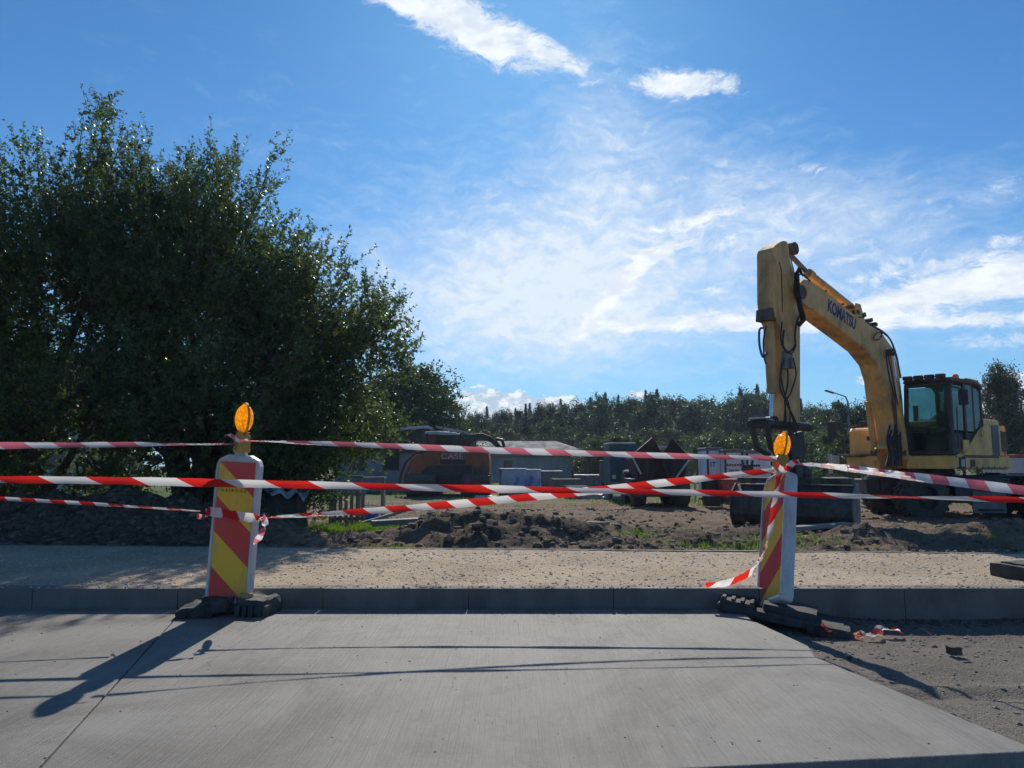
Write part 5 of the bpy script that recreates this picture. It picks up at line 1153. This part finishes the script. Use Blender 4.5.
oprism([(428, 450), (428, 435), (435, 435), (435, 450)], .52, .54, 'side_window', M_rust, ocb, 0)
oprism([(443, 431.5), (444, 429.5), (448, 429.5), (449, 431.5)], .9, 1.1, 'beacon', mat('rusty beacon', (.5, .2, .1), .5), om, 0)
oprism([(462, 449), (463, 441), (470, 434), (482, 433), (490, 436), (498, 442), (502, 447), (498, 449), (490, 442), (480, 439), (472, 442), (470, 450)], .6, 1.0, 'boom', M_dk)
MB().tube([op(492, 443, .8), op(497, 439, .8), op(502, 440, .8), op(504, 446, .8), op(500, 448, .8)], .07, 8).build('hose_loop', M_dk, om, world=True, smooth=40)
for a_, b_, nm in ((408, 436, 'track'), (462, 490, 'track')):
    xl, xr = op(a_, 495, -.4).x, op(b_, 495, -.4).x; tp = [(OY - .7 + .38 * -math.sin(t), og + .40 + .40 * math.cos(t)) for t in np.linspace(0, PI, 9)] + [(OY + 3.0 + .38 * math.sin(t), og + .40 - .40 * math.cos(t)) for t in np.linspace(0, PI, 9)]
    mbt = MB().prism(tp, lambda p, q, d: Vector((d, p, q)), xl, xr)
    for k in range(18): BOX(mbt, xl - .01, xr + .01, OY - .7 + k * .21, OY - .63 + k * .21, og + .795, og + .83)
    for k in range(3): BOX(mbt, xl - .01, xr + .01, OY - 1.12, OY - 1.06, og + .2 + k * .18, og + .27 + k * .18)
    mbt.build(nm, M_rust, om, world=True)
BOX(MB(), oc.x - .8, oc.x + .8, OY - .2, OY + 2.6, og + .35, og + .8).build('undercarriage', M_dk, om, world=True)
# pallets
def pallet(loc, w_, d_, h_, m, label, rz, blocks=True, name='pallet_stack', group=None, cap=None):
    r = thing(name, label, 'pallet', loc, (0, 0, R(rz)), group); mb = MB()
    for y_ in (-.42, 0, .42): mb.box((0, y_ * d_, .045), (w_, .1, .09))
    for k in range(6): mb.box((-w_ / 2 + .07 + k * (w_ - .14) / 5, 0, .105), (.1, d_, .022))
    mb.build('pallet', M_gwood, r)
    if not blocks:
        mb = MB(); lumpy(mb, (0, 0, .12 + h_ / 2), (w_ * .98, d_ * .98, h_), None, int(abs(loc[0]) * 10), .02); mb.build('wrapped_load', m, r, smooth=60)
        MB().box((0, 0, .135 + h_), (w_ * 1.0, d_, .03)).build('top_sheet', M_tin, r, bevel=.01)
    else:
        nz = max(2, int(h_ / .12)); mb = MB()
        for z_ in range(nz):
            for i in range(5):
                for j in range(3): mb.box((-w_ / 2 + (i + .5) * w_ / 5, -d_ / 2 + (j + .5) * d_ / 3, .12 + (z_ + .5) * h_ / nz), (w_ / 5 - .012, d_ / 3 - .012, h_ / nz - .006), Matrix.Rotation(R(rnd.uniform(-1.5, 1.5)), 3, 'Z'))
        mb.build('paving_blocks', m, r, bevel=.008)
        if cap: MB().box((0, 0, .14 + h_), (w_ + .05, d_ + .05, .03)).build('cover_board', cap, r, bevel=.006)
    return r
def at(px, Yd): q = P(px, 480, Yd); return (q.x, Yd, H(q.x, Yd))
pallet(at(513, 31), 1.05, 1.0, .92, M_film, 'left of the two pallets wrapped in blue film', 6, False, group='pallets wrapped in blue film')
pallet(at(529, 31.6), .98, 1.0, .86, M_film, 'right of the two pallets wrapped in blue film', -4, False, group='pallets wrapped in blue film')
pallet(at(566, 30), 1.05, .9, .50, M_pav, 'low pallet of grey paving blocks nearest the blue wrapped pallets', 3, cap=M_gwood, group='pallets of grey paving blocks')
pallet(at(590, 33), 1.3, 1.0, .62, M_pav, 'taller loose pallet of grey paving blocks left of the paver', -8, cap=M_tin, group='pallets of grey paving blocks')
pallet(at(604, 34), .9, .9, .60, M_pav, 'pallet of grey blocks half hidden by the teal truck cab', 12, cap=M_tin, group='pallets of grey paving blocks')
pallet(at(577, 28), .8, .8, .30, M_pav, 'lowest pallet of grey paving blocks, nearest the camera', 10, group='pallets of grey paving blocks')
pallet(at(549, 36), 1.2, 1.0, .75, M_pav, 'tall pallet of grey blocks just right of the blue wrapped pallets', 2, cap=M_tin, group='pallets of grey paving blocks')
# white sacks and loose slabs in front
for i, (px, Yd, s, l) in enumerate(((596, 27.5, .5, 'white sheet heap lying before the grey pallets'), (612, 27, .35, 'small white heap beside the teal truck cab'), (486, 27.5, .4, 'pale flat heap lying at the foot of the orange machine'), (528, 26.5, .35, 'thin white scrap below the blue wrapped pallets'))):
    q = at(px, Yd); mb = MB(); lumpy(mb, (0, 0, s * .12), (s * 1.9, s, s * .32), None, 60 + i, .05); o = mb.build('white_sheet', M_wht, smooth=50); o.location = q; tag(o, l, 'plastic sheet', 'white sheets lying on the soil')
# teal truck cab behind the paver
q = at(621, 26); tr = thing('small_truck', 'dark teal truck with pale roof half hidden behind the left wing of the paver', 'truck', q, (0, 0, 0)); tr.scale = (.6, .8, .93)
MB().prism([(-.9, .55), (-.9, 1.2), (-.72, 1.95), (1.3, 1.98), (1.35, .55)], lambda a, b, d: Vector((d, a, b)), -.75, .75).build('cab_body', M_teal, tr, bevel=.05)
MB().box((0, .3, 2.03), (1.5, 1.7, .07)).build('roof', M_tin, tr, bevel=.02)
MB().box((0, -.80, 1.55), (1.25, .03, .5), Matrix.Rotation(R(-13), 3, 'X')).build('windscreen', M_win, tr)
for x_ in (-.55, .55): MB().box((x_, -.91, .85), (.2, .03, .14)).build('headlight', M_wht, tr, bevel=.01)
MB().box((0, -.93, .6), (1.5, .08, .16)).build('bumper', M_dust, tr, bevel=.02)
MB().box((0, 2.4, 1.0), (1.4, 2.0, .9)).build('load_bed', M_dk, tr, bevel=.02)
for x_ in (-.65, .65):
    for y_ in (-.2, 2.4): MB().lathe([(.0001, -.1), (.2, -.1), (.34, -.09), (.37, -.03), (.37, .03), (.34, .09), (.2, .1), (.0001, .1)], (x_, y_, .37), (1, 0, 0), 20).build('wheel', M_tyre, tr, smooth=40)
# paver with raised hopper wings
PY = 22.0; q = at(646, PY); pv_ = thing('paving_machine', 'dark paving machine with two pointed hopper wings raised', 'paving machine', q, (0, 0, 0))
def pp_(px, py, d=0): return P(px, py, PY + d)
def ppr(lst, d0, d1, name, m, par=pv_, bev=.01):
    return MB().prism([(pp_(a, b, d0).x, pp_(a, b, d0).z) for a, b in lst], lambda p, q, d: Vector((p, d, q)), PY + d0, PY + d1).build(name, m, par, world=True, bevel=bev)
M_pv = mat('dark hopper steel', (.028, .022, .024), .6, .2, .4, 3, (.10, .07, .055), .5, 3, .4, 30)
hopb = ppr([(633, 458), (681, 458), (672, 486), (640, 486)], .5, 1.9, 'hopper_back', M_pv)
def wing(pts, name):
    mb = MB(); Vv = [pp_(a, b, d) for a, b, d in pts]; n = (Vv[1] - Vv[0]).cross(Vv[2] - Vv[0]).normalized() * .03
    k = len(Vv); mb.add([v - n for v in Vv] + [v + n for v in Vv], [tuple(range(k)), tuple(range(2 * k - 1, k - 1, -1))] + [(i, i + k, (i + 1) % k + k, (i + 1) % k) for i in range(k)]); return mb.build(name, M_pv, pv_, world=True)
wing([(652, 437.5, .1), (634, 453, 0), (639, 487, .1), (646, 489, .1), (663, 458, .4)], 'hopper_wing')
wing([(673, 439.5, .1), (689, 456, 0), (683, 487, .1), (672, 489, .1), (660, 458, .4)], 'hopper_wing')
wing([(652, 437.5, .1), (663, 458, .4), (662, 470, 1.6), (650, 444, 1.7)], 'wing_flank'); wing([(673, 439.5, .1), (661, 458, .4), (662, 470, 1.6), (675, 446, 1.7)], 'wing_flank')
for (a, b), (c, d) in (((632.5, 457), (641, 474)), ((689, 460), (676, 478))): MB().tube([pp_(a, b, -.06), pp_(c, d, -.06)], .025, 8).build('wing_cylinder', M_tin, pv_, world=True)
ppr([(632, 479), (690, 479), (690, 497), (632, 497)], .1, 2.6, 'machine_body', M_pv)
ppr([(629, 492), (693, 492), (691, 497), (631, 497)], -.35, .1, 'push_bumper', M_dk)
for a_, b_ in ((633, 647), (675, 691)):
    x_ = (pp_(a_, 500).x + pp_(b_, 500).x) / 2; wdt = abs(pp_(b_, 500).x - pp_(a_, 500).x) / 2
    MB().lathe([(.0001, -wdt), (.3, -wdt), (.36, -wdt + .04), (.38, 0), (.36, wdt - .04), (.3, wdt), (.0001, wdt)], (x_, PY + .3, q[2] + .38), (1, 0, 0), 24).build('wheel', M_tyre, pv_, world=True, smooth=40)
    MB().lathe([(.0001, -wdt), (.4, -wdt), (.5, -wdt + .04), (.52, 0), (.5, wdt - .04), (.4, wdt), (.0001, wdt)], (x_, PY + 2.1, q[2] + .52), (1, 0, 0), 24).build('wheel', M_tyre, pv_, world=True, smooth=40)
ppr([(655, 446), (668, 446), (668, 449), (655, 449)], 2.0, 3.0, 'canopy', M_tin)
for a_ in (656.5, 666.5): MB().tube([pp_(a_, 448, 2.5), pp_(a_, 480, 2.5)], .03, 6).build('canopy_post', M_dk, pv_, world=True)
# post with a pale notice near the paver
q = at(695, 24); r = thing('marker_post', 'thin pale marker post standing right of the paver', 'post', q); MB().tube([(0, 0, 0), (0, 0, .9)], .03, 8).build('post', M_wht, r); MB().box((0, -.04, .72), (.14, .02, .22)).build('board', M_wht, r)
# site cabins
def cabin(pxl, pxr, ytop, ybot, Yd, depth, label, marks, sgn=0):
    l, r_ = P(pxl, ytop, Yd), P(pxr, ybot, Yd); gz = H(l.x, Yd); root = thing('site_cabin', label, 'site cabin', ((l.x + r_.x) / 2, Yd, gz), group='white site cabins')
    w_, h_ = r_.x - l.x, l.z - gz
    MB().box((0, depth / 2, h_ / 2 + .08), (w_, depth, h_ - .16)).build('cabin_body', M_cab, root, bevel=.015)
    MB().box((0, depth / 2, h_ - .0), (w_ + .06, depth + .08, .10)).build('roof', M_dust, root, bevel=.02)
    for x_ in (-w_ / 2 + .03, w_ / 2 - .03): MB().box((x_, -.012, h_ / 2), (.06, .03, h_)).build('corner_post', M_dk, root)
    MB().box((w_ * .18, -.006, h_ * .46), (w_ * .42, .02, h_ * .8)).build('door', M_cab, root, bevel=.004)
    MB().box((0, depth / 2, .04), (w_, depth, .1)).build('skid', M_dk, root)
    for t_, x_, z_, s_, m_ in marks: txt(t_, s_, MAT[root] @ Matrix.Translation((x_ * w_, -.022, z_ * h_)) @ Matrix.Rotation(R(90), 4, 'X'), m_, root, ext=.002)
    return root
cabin(706.5, 722.5, 449, 489, 25.5, 1.2, 'narrow white site cabin with a small blue mark, leftmost of the row', [('IT', -.1, .70, .22, M_blue)])
cabin(724, 744, 451, 491, 25.0, 1.4, 'white site cabin with dark lettering lines, second of the row', [('■■■■■■', 0, .72, .09, M_red), ('■■■■■■■', 0, .62, .05, M_ink)])
cabin(746, 776, 452, 492, 25.6, 1.4, 'wide pale site cabin behind the right lamp, last of the row', [('■■■■', -.2, .72, .09, M_ink)])
# red barrow, black bin, yellow stand
q = at(735, 21.5); r = thing('tipping_barrow', 'dull red tipping barrow before the white site cabins', 'barrow', q)
MB().prism([(-.38, .30), (.38, .30), (.5, .82), (-.5, .82)], lambda a, b, d: Vector((a, d, b)), -.35, .35).build('tray', M_red, r, bevel=.02)
MB().lathe([(.0001, -.05), (.15, -.05), (.2, -.03), (.2, .03), (.15, .05), (.0001, .05)], (.0, -.2, .2), (1, 0, 0), 18).build('wheel', M_tyre, r, smooth=40)
for x_ in (-.3, .3): MB().tube([(x_, .3, .0), (x_, .3, .35), (x_ * 1.1, .9, .75)], .02, 6).build('handle', M_dk, r)
q = at(711, 21.8); r = thing('waste_bin', 'small black bin before the leftmost site cabin', 'bin', q); MB().box((0, 0, .40), (.42, .4, .72), None, 0, 1.12).build('bin_body', M_black, r, bevel=.03); MB().box((0, 0, .80), (.5, .48, .06)).build('lid', M_wht, r, bevel=.02)
q = at(748, 20.0); r = thing('hoist_stand', 'yellow post with dark forked head before the site cabins', 'stand', q)
MB().tube([(0, 0, 0), (0, 0, .98)], .055, 8).build('post', M_yelb, r, smooth=40); MB().box((0, 0, 1.12), (.26, .16, .22)).tube([(-.1, 0, 1.2), (-.14, 0, 1.36)], .03).tube([(.1, 0, 1.2), (.16, 0, 1.42)], .035).build('forked_head', M_dk, r, bevel=.01)
MB().tube([(0, 0, .5), (-.5, -.1, .02)], .02).tube([(0, 0, .5), (.5, -.1, .02)], .02).build('brace', M_tin, r)
# picket panel with green hose, blue tub, pale boards
q = P(349, 500, 15.5); gz = H(q.x, 15.5); r = thing('picket_panel', 'grey picket panel standing under the right end of the tree', 'fence panel', (q.x, 15.5, gz)); xw = .56
for k in range(6):
    x_ = -xw / 2 + k * xw / 5; MB().box((x_, 0, .36), (.065, .03, .74), None).build('picket', M_gwood, r, bevel=.004)
for z_ in (.12, .6): MB().box((0, .035, z_), (xw + .08, .03, .06)).build('rail', M_gwood, r)
MB().box((-xw / 2 - .07, 0, .43), (.08, .08, .92)).build('post', M_gwood, r, bevel=.005)
o = MB().tube([P(340, 472, 15.4) , P(343, 475.5, 15.4), P(352, 476.5, 15.4), P(362, 476, 15.4), P(364, 478, 15.45)], .022, 6).build('garden_hose', mat('green hose', (.02, .22, .10), .5), smooth=50, origin=P(352, 476, 15.4)); tag(o, 'green hose lying over the top of the picket panel', 'hose')
q = P(371, 495, 16); gz = H(q.x, 16); r = thing('blue_tub', 'blue plastic tub right of the picket panel', 'tub', (q.x, 16, gz)); MB().lathe([(.0001, .0), (.15, .0), (.19, .30), (.205, .30), (.205, .32), (.175, .32), (.14, .02), (.0001, .02)], (0, 0, 0), (0, 0, 1), 22).build('tub_body', M_bluep, r, smooth=40); MB().tube([(-.2, 0, .3), (-.1, 0, .36), (.1, 0, .36), (.2, 0, .3)], .008).build('handle', M_dk, r)
q = P(372, 478, 17.5); gz = H(q.x, 17.5); r = thing('bench', 'low grey bench with pale top behind the blue tub', 'bench', (q.x, 17.5, gz)); MB().box((0, 0, q.z - gz), (.62, .3, .05)).build('seat', M_gwood, r, bevel=.006)
for x_ in (-.26, .26): MB().box((x_, 0, (q.z - gz - .03) / 2), (.06, .26, q.z - gz - .05)).build('leg', M_gwood, r)
def board(p0_, p1_, w_, t_, m, name, label, cat, group=None):
    d = (p1_ - p0_); L = d.length; M3 = Matrix.Rotation(math.atan2(d.y, d.x), 3, 'Z') @ Matrix.Rotation(-math.asin(d.z / L), 3, 'Y'); c = (p0_ + p1_) / 2
    o = MB().box((0, 0, 0), (L, w_, t_), M3).build(name, m, bevel=min(.008, t_ * .2)); o.location = c; return tag(o, label, cat, group)
def gp(px, Yd, up=.03): q = P(px, 500, Yd); return Vector((q.x, Yd, H(q.x, Yd) + up))
board(gp(372, 14.6, .1), gp(426, 14.9, .12), .3, .10, M_dust, 'concrete_beam', 'long grey concrete beam lying in the grass left of the orange machine', 'concrete beam')
board(gp(360, 15.2, .05), gp(410, 15.6, .3), .12, .05, M_gwood, 'timber_board', 'thin board lying behind the grey concrete beam', 'board', 'timber boards on the site')
board(gp(478, 12.6, .16), gp(606, 10.7, .12), .16, .045, M_gwood, 'timber_board', 'long plank slanting over the dug soil at centre', 'board', 'timber boards on the site')
board(gp(792, 11.6, .14), gp(848, 11.9, .20), .22, .06, M_gwood, 'timber_board', 'weathered plank lying before the wide digger bucket', 'board', 'timber boards on the site')
board(gp(800, 11.2, .06), gp(858, 11.0, .08), .25, .05, M_gwood, 'timber_board', 'lower broken plank below the plank at the digger bucket', 'board', 'timber boards on the site')
# white boards seen under the boom
q = P(872, 489, 21); board(Vector((P(856, 489, 22).x, 22, P(856, 489, 22).z)), Vector((P(893, 489, 22).x, 22, P(893, 489, 22).z)), 1.3, .10, M_wht, 'white_slab', 'bright white slab seen through the gap under the boom', 'slab')
q = P(833, 468, 30); board(Vector((P(824, 470, 30).x, 30, .45)), Vector((P(845, 470, 30).x, 30, .45)), .5, .12, M_wht, 'white_board', 'white board lying in the field between arm and tank housing', 'board')
for px in (829, 842): 
    pass
# pale sheet over a dark heap right of the left post
q = P(280, 492, 11.2); gz = H(q.x, 11.2)
mb = MB(); lumpy(mb, (0, 0, (q.z - gz) * .5), (.62, .5, q.z - gz + .1), None, 71, .05); o = mb.build('brush_heap', M_dwood, smooth=50); o.location = (q.x, 11.3, gz - .03); tag(o, 'dark heap under the pale crumpled sheet beside the left post', 'heap')
mb = MB(); n_ = 22; V = []; Fq = []
for i in range(n_):
    for j in range(8):
        u, v = i / (n_ - 1) - .5, j / 7 - .5; V.append((u * .86, v * .62, .045 * math.sin(i * 1.1 + j) + .03 * math.sin(j * 2.1 - i * .6) - .5 * abs(v) ** 2 * .5 - .12 * abs(u) + (-.05 * u)))
Fq = [(i * 8 + j, (i + 1) * 8 + j, (i + 1) * 8 + j + 1, i * 8 + j + 1) for i in range(n_ - 1) for j in range(7)]
mb.add(V, Fq); o = mb.build('plastic_sheet', mat('cloudy plastic', (.5, .52, .53), .35, 0, .2, 8, (.12, .12, .11), .6, 5), smooth=60, fixn=False); o.location = (q.x, 11.2, q.z + .06); tag(o, 'pale crumpled plastic sheet draped over a dark heap beside the left post', 'plastic sheet')
# street lamp far behind
Yd = 45; q = P(829, 391, Yd); e_ = P(839, 395, Yd); gz = GZ
r = thing('street_lamp', 'small street lamp head on its arm above the far trees', 'street lamp', (e_.x + .5, Yd, gz))
zt = e_.z - gz; MB().tube([(0, 0, 0), (0, 0, zt - .4), (-.12, 0, zt - .1), (-.45, 0, zt + .02), (-.85, 0, zt + .14)], [.07, .055, .04, .035, .03], 8).build('pole', M_dust, r, smooth=40)
MB().box((-1.05, 0, zt + .19), (.55, .22, .09), Matrix.Rotation(R(18), 3, 'Y')).build('lamp_head', M_dust, r, bevel=.03)
# white container at the right edge
r = thing('white_container', 'white container with a pink band cut by the right edge of the photo', 'container', at(1035, 22)); MB().box((.0, .8, .75), (1.0, 1.6, 1.3)).build('container_body', M_wht, r, bevel=.02); MB().box((0, .8, 1.44), (1.04, 1.64, .10)).build('roof_band', M_red, r, bevel=.01)
for x_ in (-.4, .4): MB().box((x_, .8, .05), (.12, 1.6, .14)).build('skid', M_dk, r)
# ------------------------------------------------------------------ air
hzm, ht, ho = newmat('haze'); pv = ht.new('ShaderNodeVolumePrincipled'); pv.inputs['Color'].default_value = (.66, .80, 1, 1); pv.inputs['Density'].default_value = .00045
pv.inputs['Anisotropy'].default_value = .25; ht.l.new(pv.outputs[0], ho.inputs['Volume'])
o = MB().box((0, 0, 5.5), (3200, 3200, 17)).build('haze', hzm); o['kind'] = 'stuff'
